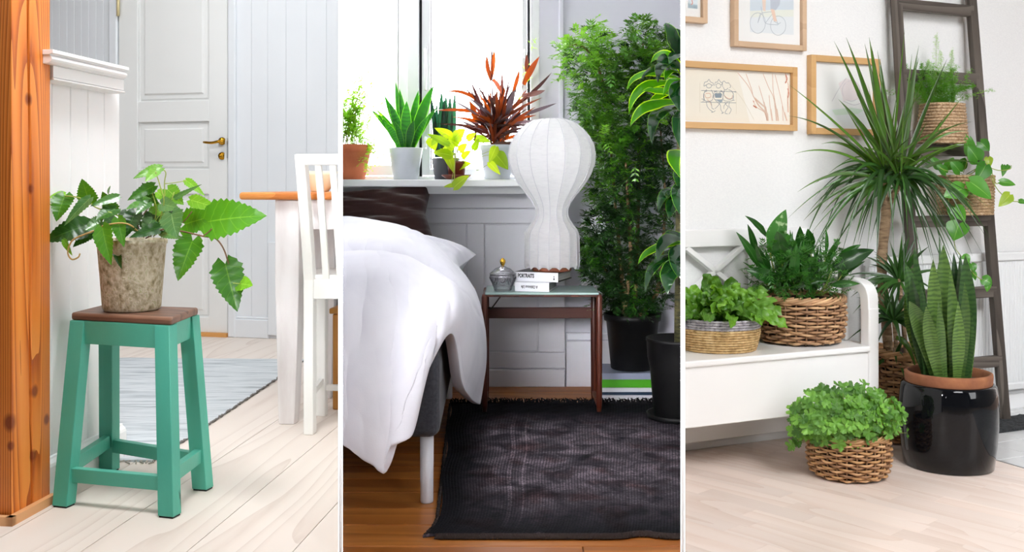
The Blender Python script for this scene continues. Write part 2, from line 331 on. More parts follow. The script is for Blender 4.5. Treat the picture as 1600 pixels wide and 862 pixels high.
# skirting
for (xa, xb) in ((367, 421), (498, 545)):
    mb = MB(); BW.box(mb, sx(xa), sx(xb), Z1, Z1 + .1, 0, .016, .004); BW.box(mb, sx(xa), sx(xb), Z1 + .1, Z1 + .112, 0, .009, .003); mb.build('baseboard_left', cool_white, kind='structure')
# door with casing
drt = thing('door_1', BW.pt(sx(273), Z1), kind='structure')
zz = lambda x, y, off=0: BW.sz(x, y, off)[1]
mb = MB(); BW.box(mb, sx(358.5), sx(370), Z1, 2.5, 0, .022, .006); mb.build('casing', cool_white, drt)
mb = MB(); BW.box(mb, sx(173), sx(186), Z1, 2.5, 0, .022, .006); mb.build('casing', cool_white, drt)
mb = MB(); BW.box(mb, sx(173), sx(370), 2.4, 2.5, 0, .022, .006); mb.build('casing', cool_white, drt)
d0, dtop, dbot = .004, 2.39, Z1 + .02
mb = MB(); BW.box(mb, sx(187.5), sx(357), dbot, dtop, -.02, -.008); mb.build('door_leaf', door_white, drt)
for xa, xb in ((187.5, 217), (328, 357)):
    mb = MB(); BW.box(mb, sx(xa), sx(xb), dbot, dtop, -.008, d0 + .008, .003); mb.build('stile', door_white, drt)
for ya, yb in ((157, 190), (264, 303), (494, 521.5)):
    mb = MB(); BW.box(mb, sx(217), sx(328), max(dbot, zz(300, yb)), zz(300, ya), -.008, d0 + .008, .003); mb.build('rail', door_white, drt)
for ya, yb in ((-60, 157), (190, 264), (303, 494)):
    mb = MB(); za, zb = zz(300, ya), zz(300, yb); BW.box(mb, sx(219.5), sx(325.5), zb + .008, za - .008, -.008, 0, .006); BW.box(mb, sx(226), sx(319), zb + .035, za - .035, -.0, .009, .008); mb.build('panel', door_white, drt)
brass = mat('polished_brass', 'c9962e', .22, .5, 1.0)
mb = MB(); BW.box(mb, sx(187), sx(358), Z1, Z1 + .022, -.02, .03); mb.build('threshold', wood('oak_threshold', [(0, 'c98a45'), (1, 'dca564')], (1, 0, 0), 8), drt, label='honey oak threshold')
hp = BW.hit(347, 220.5, .03)
mb = MB(); mb.tube([BW.hit(347, 220.5, .012), BW.hit(347, 220.5, .02)], .021, 16); mb.tube([BW.hit(347, 220.5, .012), BW.hit(347, 220.5, .055)], .009, 10)
mb.tube(cr([BW.hit(347, 220.5, .055), BW.hit(341, 221, .06), BW.hit(330, 223, .058), BW.hit(318, 222, .052)], 10), [.01, .0095, .009, .0085, .008, .0075, .0075, .007, .007, .006], 10)
mb.build('handle', brass, drt, label='brass lever handle')
mb = MB(); mb.tube([BW.hit(347, 243.5, .012), BW.hit(347, 243.5, .018)], .021, 16); mb.tube([BW.hit(347, 243.5, .018), BW.hit(347, 243.5, .022)], .008, 10); mb.build('keyhole_rose', brass, drt, label='brass keyhole rose')
mb = MB(); mb.tube([BW.hit(184.5, -6, .03), BW.hit(184.5, 25, .03)], .009, 10); mb.build('hinge', mat('pale_brass', 'd8c99a', .4, .5, .4), drt, label='pale brass hinge')
mb = MB(); BW.box(mb, sx(357.2), sx(358.6), zz(357, 247), zz(357, 216), .012, .02); mb.build('strike_plate', mat('steel', 'b8bcc0', .3, .5, 1), drt)
# low cupboard door behind the table
c1 = thing('door_2', BW.pt(sx(460), Z1), kind='structure')
mb = MB(); xa, xb = sx(421), sx(498); za, zb = zz(430, 378), Z1 + .02
BW.box(mb, xa, xb, zb, za, 0, .01, .002); mb.build('cupboard_leaf', cool_white, c1)
for (p0_, p1_, q0, q1) in ((xa, xa + .05, zb, za), (xb - .05, xb, zb, za), (xa + .05, xb - .05, zb, zb + .07), (xa + .05, xb - .05, za - .06, za)):
    mb = MB(); BW.box(mb, p0_, p1_, q0, q1, .01, .02, .003); mb.build('stile', cool_white, c1)
kp = BW.hit(492, 405, .02)
mb = MB(); mb.tube([kp, kp + BW.n * .012, kp + BW.n * .03], [.006, .006, .013], 12); mb.build('knob', brass, c1, label='small brass knob')
# orange timber post
A = G(18, 817, 1); wP = .168
prof = []
def post_profile(z):
    k = .47 + .035 * math.sin(z * 2.3 + 1) + .02 * math.sin(z * 7); dd = .016 + .006 * math.sin(z * 5)
    pts = [A, A + u1 * wP * (k - .035), A + u1 * wP * k - v1 * dd, A + u1 * wP * (k + .03), A + u1 * wP, A + u1 * wP - v1 * wP, A - v1 * wP]
    return [Vector((q.x, q.y, z)) for q in pts]
zs = [Z1 + i * .06 for i in range(0, 49)]; rows = [post_profile(z) for z in zs]
mb = MB(); n = 7; mb.add([q for r_ in rows for q in r_], [(i * n + j, i * n + (j + 1) % n, (i + 1) * n + (j + 1) % n, (i + 1) * n + j) for i in range(len(zs) - 1) for j in range(n)] + [tuple(range(n)), tuple(range((len(zs) - 1) * n, len(zs) * n))])
pr = thing('timber_post', A, 'thick orange oiled timber post with dark knots at the left edge', 'post')
mb.build('post_shaft', pine_orange, pr, bevel=.002)
mb = MB()
mb.bar(A + u1 * -.016 - v1 * .2 + Vector((0, 0, .011)), A + u1 * -.016 + v1 * .017 + Vector((0, 0, .011)), .016, .022, u1); mb.build('base_strip', wood('light_pine_strip', [(0, 'd89c66'), (1, 'e6b384')], (.1, 1, 0), 8), pr)
mb = MB(); mb.bar(A - u1 * .024 + v1 * .009 + Vector((0, 0, .011)), A + u1 * (wP + .004) + v1 * .009 + Vector((0, 0, .011)), .016, .022, v1); mb.build('base_strip', bpy.data.materials['light_pine_strip'], pr)
# half wall with tongue-and-groove boards and moulded cap
H0 = A + u1 * wP; HW = Plane(H0 - v1 * .037, u1); HL = .438
hz = lambda y: ZC + (HY - y) / F * H0.y
mb = MB(); HW.box(mb, -.02, HL, Z1, hz(80), -.12, -.012); hw_ = mb.build('wall_half', white_paint, kind='structure')
vboards([-.01, .07, .162, .254, .346, HL], Z1, hz(118), hw_, HW, white_paint, 0, .0035)
mb = MB(); HW.box(mb, HL, HL + .004, Z1, hz(118), -.12, 0, 0)
cp = thing('trim_1', HW.pt(0, hz(122)), kind='structure')
def moulding(a0, a1, prof_, nm, m=white_paint, parent=None):
    mb = MB(); k = len(prof_); mb.add([HW.pt(a0, z, o_) for o_, z in prof_] + [HW.pt(a1, z, o_) for o_, z in prof_], [(i, i + 1, i + 1 + k, i + k) for i in range(k - 1)] + [tuple(range(k - 1, -1, -1)), tuple(range(k, 2 * k))]); return mb.build(nm, m, parent, bevel=.0015)
mm = lambda y: hz(y + 4)
moulding(-.035, HL - .07, [(-.15, mm(76)), (.065, mm(76)), (.065, mm(81.5)), (.057, mm(83)), (.057, mm(83.8)), (-.15, mm(83.8))], 'cap_board', parent=cp)
moulding(-.033, HL - .073, [(-.14, mm(83.8)), (.054, mm(83.8)), (.06, mm(86)), (.062, mm(90)), (.059, mm(94)), (.052, mm(96.8)), (.04, mm(97.5)), (-.14, mm(97.5))], 'cap_moulding', parent=cp)
moulding(.006, HL - .055, [(-.13, mm(97.5)), (.042, mm(97.5)), (.042, mm(116.3)), (-.13, mm(116.3))], 'frieze_board', parent=cp)
moulding(.004, HL - .052, [(-.13, mm(116.3)), (.04, mm(116.8)), (.045, mm(118.5)), (.044, mm(120.5)), (.03, mm(122)), (-.13, mm(122))], 'bead_moulding', parent=cp)
bz = Z1 + .102
moulding(.004, HL + .004, [(0, Z1), (.02, Z1), (.02, bz - .022), (.017, bz - .014), (.009, bz - .006), (.007, bz), (0, bz)], 'baseboard_half').__setitem__('kind', 'structure')
# rag rug
rug = thing('rag_rug', G(300, 640, 1), 'pale grey striped woven rag rug on the plank floor behind the stool', 'rug')
c0, c1_ = G(240, 722, 1), G(478, 563, 1); du = (c1_ - c0); Lr = du.length; du.normalize(); dv = -BW.d; dv = (dv - du * dv.dot(du)).normalized()
dv = Vector((dv.x, dv.y, 0)).normalized()
ragm = nmat('rag_weave_grey', [(.25, '8f979c'), (.42, 'c3c9cd'), (.6, 'd7dbde'), (.8, 'b3babf')], 9, (.35, 7, 1), .9, .5, 60, 3, rot=(0, 0, .1), spec=.1)
rows = []; NR = 120
for i in range(NR + 1):
    t = i / NR * Lr; row = []
    for j in range(25):
        s_ = j / 24 * 1.25; e = .002 * math.sin(i * 2.3) + .004 * noise.noise(Vector((i * .23, 0, 3)))
        q = c0 + du * t + dv * (s_ + (e if j == 0 else 0)); row.append(Vector((q.x, q.y, Z1 + .006 + .0022 * (i % 2) + .0012 * math.sin(j * 2.1 + i))))
    rows.append(row)
mb = MB(); mb.grid(rows, True, False)
edge = [r_[0] for r_ in rows]; mb.grid([[q - Vector((0, 0, .0075)), q] for q in edge], True, False); mb.grid([[q, q - Vector((0, 0, .0075))] for q in rows[0]], True, False)
mb.build('weave', ragm, rug)
mb = MB()
for i in range(NR): mb.tube([rows[i][0] + Vector((0, 0, -.002)), rows[i + 1][0] + Vector((0, 0, -.002))], .0035 + .0012 * math.sin(i * 1.3), 5)
mb.build('edge_binding', mat('rag_edge', '77736f', .9), rug)
mb = MB()
for j in range(70):
    q = c0 + dv * (1.25 * j / 70) ; l = .02 + R.random() * .02; mb.tube([q + Vector((0, 0, .005)), q - du * l * .6 + dv * R.uniform(-.01, .01) + Vector((0, 0, .005)), q - du * l + dv * R.uniform(-.015, .015) + Vector((0, 0, .003))], .0022, 4)
mb.build('fringe', mat('rag_fringe', '9b978c', .9), rug, kind='stuff')
# green stool
teal = nmat('worn_teal_paint', [(.2, '1d6a5a'), (.27, '43a08a'), (.6, '50ac95'), (.8, '5eb7a2')], 6, (1, 1, .5), .42, .06, 90, 6, vary=.05)
teal2 = nmat('worn_teal_paint_scuffed', [(.0, '2a8070'), (.42, '46a28d'), (.67, '50ac95'), (.7, '1d4a40'), (.72, '5abba6')], 7, (1, 1, .6), .42, .06, 90, 8, vary=.03)
seatwood = wood('brown_teak_board', [(0, '87644f'), (.5, '7c5a48'), (.85, '5f4234'), (1, '7d5b49')], (1, -.4, 0), 30, .5, 12, vary=.05)
feet = [G(100, 790, 1), G(265, 806, 1), G(317, 764, 1), G(171, 735, 1)]
zt = .765; tops_px = [(135, 500), (253, 506), (299, 492), (180, 487)]
ca = (feet[1] - feet[0]).normalized(); cbv = Vector((-ca.y, ca.x, 0))
seatc = [Vector(((x - CX) / F * D, D, zt)) for x, y in ((111, 488), (268, 496), (310, 480), (163, 475)) for D in [F * (ZC - zt) / (y - HY)]]
st = thing('stool', sum(feet, Vector()) / 4, 'turquoise green four-legged wooden stool with a brown seat board', 'stool')
mb = MB(); mb.hexa([q - Vector((0, 0, .02)) for q in seatc] + seatc)
so = mb.build('seat', seatwood, st, bevel=.006, seg=3, label='unpainted brown wooden seat board')
legt = []
ctr = sum(seatc, Vector()) / 4
for i, (x, y) in enumerate(tops_px):
    q = seatc[i].lerp(ctr, .155); legt.append(Vector((q.x, q.y, zt - .0205)))
for i in range(4):
    a_, b_ = legt[i], feet[i]; wa, wb = .044, .036
    cn = lambda c: [c - ca * wa / 2 - cbv * wb / 2, c + ca * wa / 2 - cbv * wb / 2, c + ca * wa / 2 + cbv * wb / 2, c - ca * wa / 2 + cbv * wb / 2]
    mb = MB(); mb.hexa(cn(b_ + Vector((0, 0, .004))) + cn(a_)); lg = mb.build('leg', teal2 if i == 1 else teal, st, bevel=.002)
    mb = MB(); mb.hexa([q + (b_ - q) * .12 for q in cn(b_)] + [q + (b_ - q) * .12 + Vector((0, 0, .004)) for q in cn(b_)]); mb.build('foot_pad', mat('black_felt', '1c1c1c', .9) if i == 0 else bpy.data.materials['black_felt'], lg)
at_z = lambda i, z: feet[i].lerp(legt[i], (z - Z1) / (legt[i].z - Z1))
for i, j in ((0, 1), (1, 2), (2, 3), (3, 0)):
    zc_ = zt - .0205 - .03; a_, b_ = at_z(i, zc_), at_z(j, zc_); t = (b_ - a_).normalized()
    mb = MB(); mb.bar(a_ + t * .02, b_ - t * .02, .02, .06, t.cross(Vector((0, 0, 1)))); mb.build('apron', teal, st, bevel=.0015)
    zc_ = Z1 + (.078 if i in (0, 2) else .092); a_, b_ = at_z(i, zc_), at_z(j, zc_); t = (b_ - a_).normalized()
    mb = MB(); mb.bar(a_ + t * .015, b_ - t * .015, .021, .036, t.cross(Vector((0, 0, 1)))); mb.build('stretcher', teal, st, bevel=.0015)
# potted vine on the stool
pc = Vector(((206 - CX) / F * 2.76, 2.76, zt))
vp = thing('potted_vine', pc, 'trailing toothed-leaf vine in a mossy grey clay pot on the turquoise stool', 'potted plant')
clay = nmat('mossy_weathered_clay', [(.25, '6a6148'), (.38, '988c70'), (.5, 'b5aa92'), (.6, 'c6bca8'), (.66, 'a09d78'), (.72, 'd0c8b6'), (.8, '77705a')], 75, (1, 1, .8), .85, .6, 90, 10, spec=.2)
hpz = 111 / F * 2.76
mb = MB(); mb.lathe(pc, [(.0, .001), (.068, .001), (.0735, .005), (.0755, .012), (.082, .1), (.0885, hpz - .014), (.0915, hpz - .012), (.092, hpz - .004), (.090, hpz), (.084, hpz), (.082, hpz - .03), (.0, hpz - .03)], 40); mb.build('pot', clay, vp, label='weathered grey clay pot with mossy stains')
mb = MB(); mb.lathe(pc, [(.083, hpz - .022), (.05, hpz - .014), (.0, hpz - .012)], 20); mb.build('soil', nmat('potting_soil', [(.3, '2a1f16'), (.7, '4a382a')], 40, rough=.95, bump=.8), vp)
vl_a = leafmat('vine_leaf_green', '27600e', '437f16', .35, .26, '6fa034', 6, vary=.15)
vl_b = leafmat('vine_leaf_light', '4f8d1c', '74ac2c', .35, .32, 'a4cc60', 5, vary=.12)
vl_c = leafmat('vine_leaf_dark', '183f13', '2c5c1c', .3, .22, '4f7e36', 6, vary=.15)
vl_d = leafmat('vine_leaf_greyish', '426f38', '618c4c', .22, .2, '86ad6c', 6, vary=.12)
mats_ = {'a': vl_a, 'b': vl_b, 'c': vl_c, 'd': vl_d}
ovate = lambda W: (lambda t: W / 2 * (min(1, (t + .02) / .2) ** .55) * (1 - max(0, (t - .22) / .78) ** 1.55) + .0004)
VL = [((325, 346), (417, 337), 64, -.10, 'a', 1.0), ((289, 350), (336, 337), 48, -.03, 'a', .4), ((301, 376), (278, 439), 48, -.09, 'a', .35), ((352, 412), (371, 487), 50, -.11, 'a', .35), ((374, 443), (395, 446), 27, -.13, 'b', .3),
 ((297, 312), (343, 326), 22, -.05, 'b', .5), ((290, 281), (320, 306), 14, .03, 'b', .6), ((268, 312), (315, 288), 9, -.02, 'd', .2), ((262, 296), (287, 320), 28, 0, 'b', .4), ((252, 318), (280, 326), 24, -.06, 'd', .5), ((268, 334), (277, 372), 40, -.13, 'd', .8),
 ((250, 363), (288, 373), 14, -.08, 'd', .2), ((252, 262), (208, 279), 19, -.05, 'b', .6), ((245, 266), (227, 284), 17, -.06, 'b', .5), ((241, 290), (199, 313), 20, -.06, 'a', .5), ((237, 306), (222, 285), 15, -.02, 'c', .4), ((220, 318), (197, 327), 14, -.03, 'a', .3), ((232, 316), (212, 335), 18, -.08, 'd', .4),
 ((211, 332), (196, 371), 30, -.07, 'c', .4), ((253, 354), (202, 371), 20, -.1, 'c', .5), ((139, 314), (128, 279), 30, .02, 'a', .2), ((101, 306), (88, 346), 33, -.06, 'a', .5), ((102, 303), (76, 309), 13, -.02, 'b', .5), ((79, 316), (75, 345), 14, .0, 'c', .2), ((141, 309), (100, 353), 20, -.09, 'd', .5),
 ((136, 352), (68, 378), 42, -.04, 'c', .7), ((160, 346), (133, 360), 26, -.07, 'd', .3), ((185, 307), (141, 322), 16, -.05, 'd', .5), ((176, 326), (160, 299), 27, .02, 'a', .2), ((169, 303), (173, 290), 8, 0, 'd', .2), ((180, 327), (150, 344), 28, -.06, 'a', .7), ((160, 355), (174, 414), 32, -.12, 'a', .5),
 ((184, 341), (194, 386), 24, -.1, 'a', .3), ((180, 384), (190, 420), 14, -.08, 'c', .2), ((99, 374), (113, 399), 10, -.08, 'b', .2), ((146, 361), (114, 386), 22, -.03, 'c', .5), ((232, 330), (246, 352), 20, -.02, 'c', .3), ((222, 345), (240, 358), 18, -.02, 'c', .3), ((262, 330), (246, 348), 18, .02, 'a', .3), ((212, 300), (224, 322), 14, .05, 'c', .3),
 ((246, 340), (262, 356), 22, -.04, 'c', .4), ((238, 344), (222, 362), 24, -.05, 'd', .4), ((250, 330), (232, 346), 22, .0, 'a', .4), ((268, 330), (284, 346), 22, .02, 'c', .3), ((228, 306), (248, 318), 18, .0, 'a', .4), ((246, 300), (262, 314), 16, .02, 'b', .4), ((206, 342), (216, 364), 22, .0, 'c', .4), ((262, 346), (250, 366), 22, -.07, 'a', .4), ((240, 322), (254, 338), 20, -.02, 'b', .3), ((198, 330), (188, 352), 20, -.02, 'c', .3), ((168, 340), (186, 356), 22, .0, 'c', .3), ((270, 316), (256, 332), 18, .03, 'a', .3)]
for (b0, t0, wd, dd, mk, bend) in VL:
    D = 2.74 + dd; pb = P(b0[0], b0[1], D + .03); pt_ = P(t0[0], t0[1], D - .02 * bend); Wm = wd / F * D
    nr = Vector((R.uniform(-.25, .25), -1, R.uniform(.15, .5)))
    mid = (pb + pt_) / 2 + nr.normalized() * (pb - pt_).length * .12 * bend
    n = 23; mb = MB(); mb.leaf(bez(pb, mid, pt_, n), ovate(Wm * 1.08), nr, fold=.1 + .12 * R.random(), cols=3, teeth=True, lobe=.5, pucker=.035, wave=.04)
    mb.build('leaf', mats_[mk], vp)
stemd = mat('vine_stem_brown', '6b4a2e', .6); stemg = mat('vine_stem_green', '9aab4a', .6)
def stem(pts, r, m, parent, D, nm='stem', n=None):
    mb = MB(); mb.tube(cr([P(x, y, D + (d_[0] if d_ else 0)) for x, y, *d_ in pts], n or len(pts) * 5), r, 6); return mb.build(nm, m, parent)
base_ = (228, 372, .04)
stem([base_, (255, 358), (283, 361), (318, 369), (336, 372), (348, 386), (356, 408), (364, 442), (362, 476)], .0022, stemd, vp, 2.66)
stem([(318, 368), (326, 362), (331, 357)], .0016, stemd, vp, 2.65); stem([(275, 352), (288, 345), (300, 330)], .0014, stemd, vp, 2.66); stem([(364, 442), (376, 443)], .001, stemg, vp, 2.63)
stem([(225, 370, .06), (200, 350), (167, 351), (148, 360), (120, 371), (110, 380), (106, 395), (112, 405), (122, 402), (125, 396)], .0021, mat('vine_stem_tan', 'b79a5a', .6), vp, 2.66)
stem([(222, 370, .06), (190, 340), (152, 325), (138, 315), (120, 308), (101, 306)], .0018, stemg, vp, 2.7)
stem([(78, 308), (71, 312), (76, 318), (82, 320)], .0012, stemg, vp, 2.69); stem([(76, 390), (71, 400), (74, 407)], .0012, stemg, vp, 2.69)
stem([(236, 370, .03), (244, 330), (238, 300), (236, 285)], .0016, stemg, vp, 2.72); stem([(240, 370, .03), (256, 320), (250, 290), (243, 268)], .0016, stemg, vp, 2.7)
stem([(242, 368, .03), (256, 315), (257, 285), (259, 270), (253, 263)], .0016, stemg, vp, 2.73); stem([(257, 287), (275, 285), (291, 282)], .0012, stemg, vp, 2.74)
stem([(226, 368, .02), (215, 350), (228, 330), (236, 318)], .0014, stemd, vp, 2.72); stem([(234, 370, .02), (246, 340), (262, 330), (272, 300)], .0014, stemg, vp, 2.72)
# dining table
tabo = wood('honey_pine_top', [(0, 'b9692a'), (.5, 'cb7b35'), (1, 'da9048')], (1, -.1, 0), 9, .4, 14, vary=.02)
whitewash = nmat('whitewashed_pine', [(.3, 'ddd6d6'), (.55, 'eeeaea'), (.8, 'f4f1f2')], 6, (3, 3, .6), .55, .08, 60, vary=.02)
tzt = 1.078; tl = G(452, 660, 1)
tb = thing('dining_table', tl, 'white-legged dining table with an orange pine top beside the door wall', 'table')
tA = tl - v1 * .155 - u1 * .07
mb = MB(); q = lambda a, b, z: tA + v1 * a + u1 * b + Vector((0, 0, z - tA.z))
mb.hexa([q(0, 0, tzt - .026), q(1.1, 0, tzt - .026), q(1.1, .6, tzt - .026), q(0, .6, tzt - .026), q(0, 0, tzt), q(1.1, 0, tzt), q(1.1, .6, tzt), q(0, .6, tzt)])
mb.build('table_top', tabo, tb, bevel=.01, seg=3)
for (a, b) in ((.155, .07), (.155, .5)):
    c = tA + v1 * a + u1 * b; mb = MB(); hs = .038
    sq = lambda z, l, r_, k=hs: [Vector((p_.x, p_.y, z)) for p_ in (c - v1 * l - u1 * k, c + v1 * r_ - u1 * k, c + v1 * r_ + u1 * k, c - v1 * l + u1 * k)]
    lv = [(Z1, .028, .026), (Z1 + .06, .03, .03), (.68, .036, .044), (.74, .038, .046), (tzt - .0265, .038, .046)]; vs = []; fs = []
    for z, l, r_ in lv: vs += sq(z, l, r_, min(l, hs))
    for k in range(len(lv) - 1): fs += [(k * 4 + i, k * 4 + (i + 1) % 4, k * 4 + 4 + (i + 1) % 4, k * 4 + 4 + i) for i in range(4)]
    mb.add(vs, fs + [(3, 2, 1, 0), (16, 17, 18, 19)]); mb.build('leg', whitewash, tb, bevel=.003)
mb = MB(); mb.bar(q(.19, .06, tzt - .077), q(1.0, .06, tzt - .077), .02, .1, u1); mb.build('apron', whitewash, tb)
mb = MB(); mb.bar(q(.14, .11, tzt - .06), q(.14, .47, tzt - .06), .02, .06, v1); mb.build('apron', whitewash, tb)
# bowl
bw_c = Vector(((500 - CX) / F * 3.72, 3.72, tzt)); mb = MB()
mb.lathe(bw_c, [(0, .002), (.03, 0), (.034, .006), (.052, .03), (.062, .06), (.065, .074), (.061, .074), (.05, .032), (.0, .012)], 32)
mb.build('bowl', mat('cream_glaze', 'e9e0c4', .3), None, label='cream ceramic bowl on the orange table top behind the chair', category='bowl')
# white slat-back chair
cw = nmat('chair_white_lacquer', [(0, 'e9e8e4'), (1, 'f3f2ee')], 4, rough=.35)
c0_ = Vector(((484.5 - CX) / F * 3.39, 3.39, Z1)); ch = thing('dining_chair', c0_, 'white wooden slat-back chair pulled up to the dining table', 'chair')
zs_, zk = .789, 1.20; lean = -u1 * .095
bp = lambda a, z: c0_ + v1 * a + (lean * ((z - zs_) / (zk - zs_)) ** 1.15 if z > zs_ else Vector()) + Vector((0, 0, z - Z1))
for a in (0, .40):
    pts = [bp(a, z) for z in (Z1, .5, zs_, .9, 1.02, 1.12, zk)]
    mb = MB(); hw2 = .0165; rows_ = []
    for p_ in pts: rows_.append([p_ - v1 * hw2 - u1 * .02, p_ + v1 * hw2 - u1 * .02, p_ + v1 * hw2 + u1 * .02, p_ - v1 * hw2 + u1 * .02])
    vs = [x for r_ in rows_ for x in r_]; k = len(rows_)
    mb.add(vs, [(i * 4 + j, i * 4 + (j + 1) % 4, i * 4 + 4 + (j + 1) % 4, i * 4 + 4 + j) for i in range(k - 1) for j in range(4)] + [(3, 2, 1, 0), tuple(range(4 * k - 4, 4 * k))]); mb.build('leg', cw, ch, bevel=.003)
mb = MB(); mb.bar(bp(-.017, zk - .016), bp(.417, zk - .016), .026, .035, u1); mb.build('top_rail', cw, ch, bevel=.003)
mb = MB(); mb.bar(bp(.0, zs_ - .03), bp(.4, zs_ - .03), .024, .064, u1); mb.build('seat_rail', cw, ch, bevel=.002)
for i in range(7):
    a = .055 + i * .048; mb = MB(); pts = [bp(a, z) for z in (zs_ - .005, .9, 1.02, 1.1, zk - .03)]
    for p0_, p1_ in zip(pts[:-1], pts[1:]): mb.bar(p0_, p1_ + (p1_ - p0_) * .02, .021, .012, v1)
    mb.build('back_slat', cw, ch)
mb = MB(); f0 = Vector(((503 - CX) / F * 3.66, 3.66, Z1))
mb.bar(f0, f0 + Vector((0, 0, zs_ - Z1 - .002)), .034, .034, v1, .038, .038); mb.build('leg', cw, ch, bevel=.003)
f1 = f0 + v1 * .40; mb = MB(); mb.bar(f1, f1 + Vector((0, 0, zs_ - Z1 - .002)), .034, .034, v1, .038, .038); mb.build('leg', cw, ch)
mb = MB(); b0, b1 = bp(-.015, zs_), bp(.415, zs_); mb.hexa([b0 - u1 * 0 + Vector((0, 0, .0)), b1 + Vector((0, 0, 0)), f1 + v1 * .02 + u1 * .03 + Vector((0, 0, zs_ - Z1)), f0 - v1 * .02 + u1 * .03 + Vector((0, 0, zs_ - Z1))] + [b0 + Vector((0, 0, .016)), b1 + Vector((0, 0, .016)), f1 + v1 * .02 + u1 * .03 + Vector((0, 0, zs_ - Z1 + .016)), f0 - v1 * .02 + u1 * .03 + Vector((0, 0, zs_ - Z1 + .016))]); mb.build('seat', cw, ch, bevel=.004)
mb = MB(); mb.bar(bp(0, zs_ - .03), f0 + Vector((0, 0, zs_ - Z1 - .03)), .02, .05, v1); mb.build('seat_rail', cw, ch)
mb = MB(); zq = Vector((0, 0, .1)); mb.bar(f0 + zq, f1 + zq, .018, .02, u1); mb.build('stretcher', cw, ch)
mb = MB(); mb.bar(c0_ + zq * 1.25, f0 + zq * 1.25, .014, .02, v1); mb.build('stretcher', cw, ch)
# taupe chair on the far side, honey wooden chest under the table
tp = mat('taupe_lacquer', 'a09289', .5); t0_ = Vector(((496 - CX) / F * 4.12, 4.12, Z1)); tc_ = thing('dining_chair', t0_, 'taupe solid-back chair seen between the slats of the white chair', 'chair')
mb = MB(); mb.bar(t0_ + v1 * .0 + Vector((0, 0, .56)), t0_ + v1 * .34 + Vector((0, 0, .56)), .018, .20, u1); mb.build('backrest', tp, tc_, bevel=.004)
for a in (.05, .31): mb = MB(); mb.bar(t0_ + v1 * a - u1 * .10, t0_ + v1 * a + Vector((0, 0, .46)), .022, .022, v1); mb.build('leg', tp, tc_)
mb = MB(); mb.bar(t0_ + v1 * .02 + u1 * .02 + Vector((0, 0, .45)), t0_ + v1 * .33 + u1 * .02 + Vector((0, 0, .45)), .24, .03, u1); mb.build('seat', tp, tc_)
for a in (.05, .31): mb = MB(); mb.bar(t0_ + v1 * a + u1 * .12, t0_ + v1 * a + u1 * .12 + Vector((0, 0, .46)), .022, .022, v1); mb.build('leg', tp, tc_)
hc = thing('wooden_chest', G(524, 640, 1), 'honey-coloured wooden chest under the dining table at the partition', 'chest'); hm = wood('honey_wood', [(0, 'a8702c'), (1, 'c18a40')], (0, 0, 1), 8)
h0 = G(519.5, 640, 1); mb = MB(); mb.box(h0 + v1 * .2 + u1 * .12 + Vector((0, 0, .175)), (.4, .24, .35), v1, u1); mb.build('chest_body', hm, hc, bevel=.004)
mb = MB(); mb.box(h0 + v1 * .2 + u1 * .12 + Vector((0, 0, .362)), (.42, .26, .02), v1, u1); mb.build('lid', hm, hc, bevel=.004)
# ================================================================== ROOM 2 : bedroom with window
ROOM[0] = 2; Z2 = ZF[2]; WY = 4.615
RW = Plane((0, WY, 0), (1, 0)); rx = lambda x, D=WY: (x - CX) / F * D; rz = lambda y, D=WY: ZC + (HY - y) / F * D
greyw = nmat('bluish_white_wall', [(0, 'ccccd6'), (1, 'd4d4dd')], 3, rough=.6, bump=.03, bscale=40)
panelw = nmat('greyish_white_panelling', [(0, 'd6d6de'), (1, 'dfdfe6')], 3, rough=.45, bump=.02, bscale=50)
winw = nmat('window_white_paint', [(0, 'e4e6e8'), (1, 'eceeee')], 3, rough=.35)
oakf = wood('amber_pine_boards', [(0, '8a4d1e'), (.4, 'a3622a'), (.7, 'b87537'), (1, '7a421a')], (1, 0, 0), 9, .35, 10, vary=.12, bump=.06, fine=.3, cathedral=1.8)
prism([(SB * 2.05, 2.05), (SC * 2.05, 2.05), (SC * 4.75, 4.75), (SB * 4.75, 4.75)], Z2 - .3, Z2 - .02).build('floor', mat('dark_gap', '2a1509', .9), kind='structure')
flo2 = ROOMOBJ[2][-1]
y = WY - .02; i = 0; k = 0
while y > 2.05:
    wdt = [.135, .15, .142, .16, .138][i % 5]; y0 = max(2.05, y - wdt)
    if y0 == 2.05: break
    mb = MB(); g = .0016; x0, x1 = SB * y - .02, SC * y + .02
    jx = x0 + (x1 - x0) * [.35, 2, .7, 2, 2, .5][i % 6]
    for xa, xb in ((x0, min(jx, x1)), (jx, x1)):
        if xb - xa < .02: continue
        mb = MB(); mb.hexa([Vector(q) for q in ((xa + .001, y0 + g, Z2 - .02), (xb - .001, y0 + g, Z2 - .02), (xb - .001, y - g, Z2 - .02), (xa + .001, y - g, Z2 - .02), (xa + .001, y0 + g, Z2), (xb - .001, y0 + g, Z2), (xb - .001, y - g, Z2), (xa + .001, y - g, Z2))])
        mb.build('floorboard', oakf, flo2, bevel=.0015, seg=1)
    y = y0; i += 1
# wall around the window
SILZ = 1.127
mb = MB(); xL, xR = SB * 4.74 - .03, SC * 4.74 + .03; wl, wr, wt = xL, rx(843), 2.9
RW.box(mb, xL, xR, Z2 - .1, SILZ - .03, -.12, 0); RW.box(mb, wr, xR, SILZ - .03, 3.3, -.12, 0); RW.box(mb, wl, wr, wt, 3.3, -.12, 0)
wc = mb.build('wall_center', greyw, kind='structure')
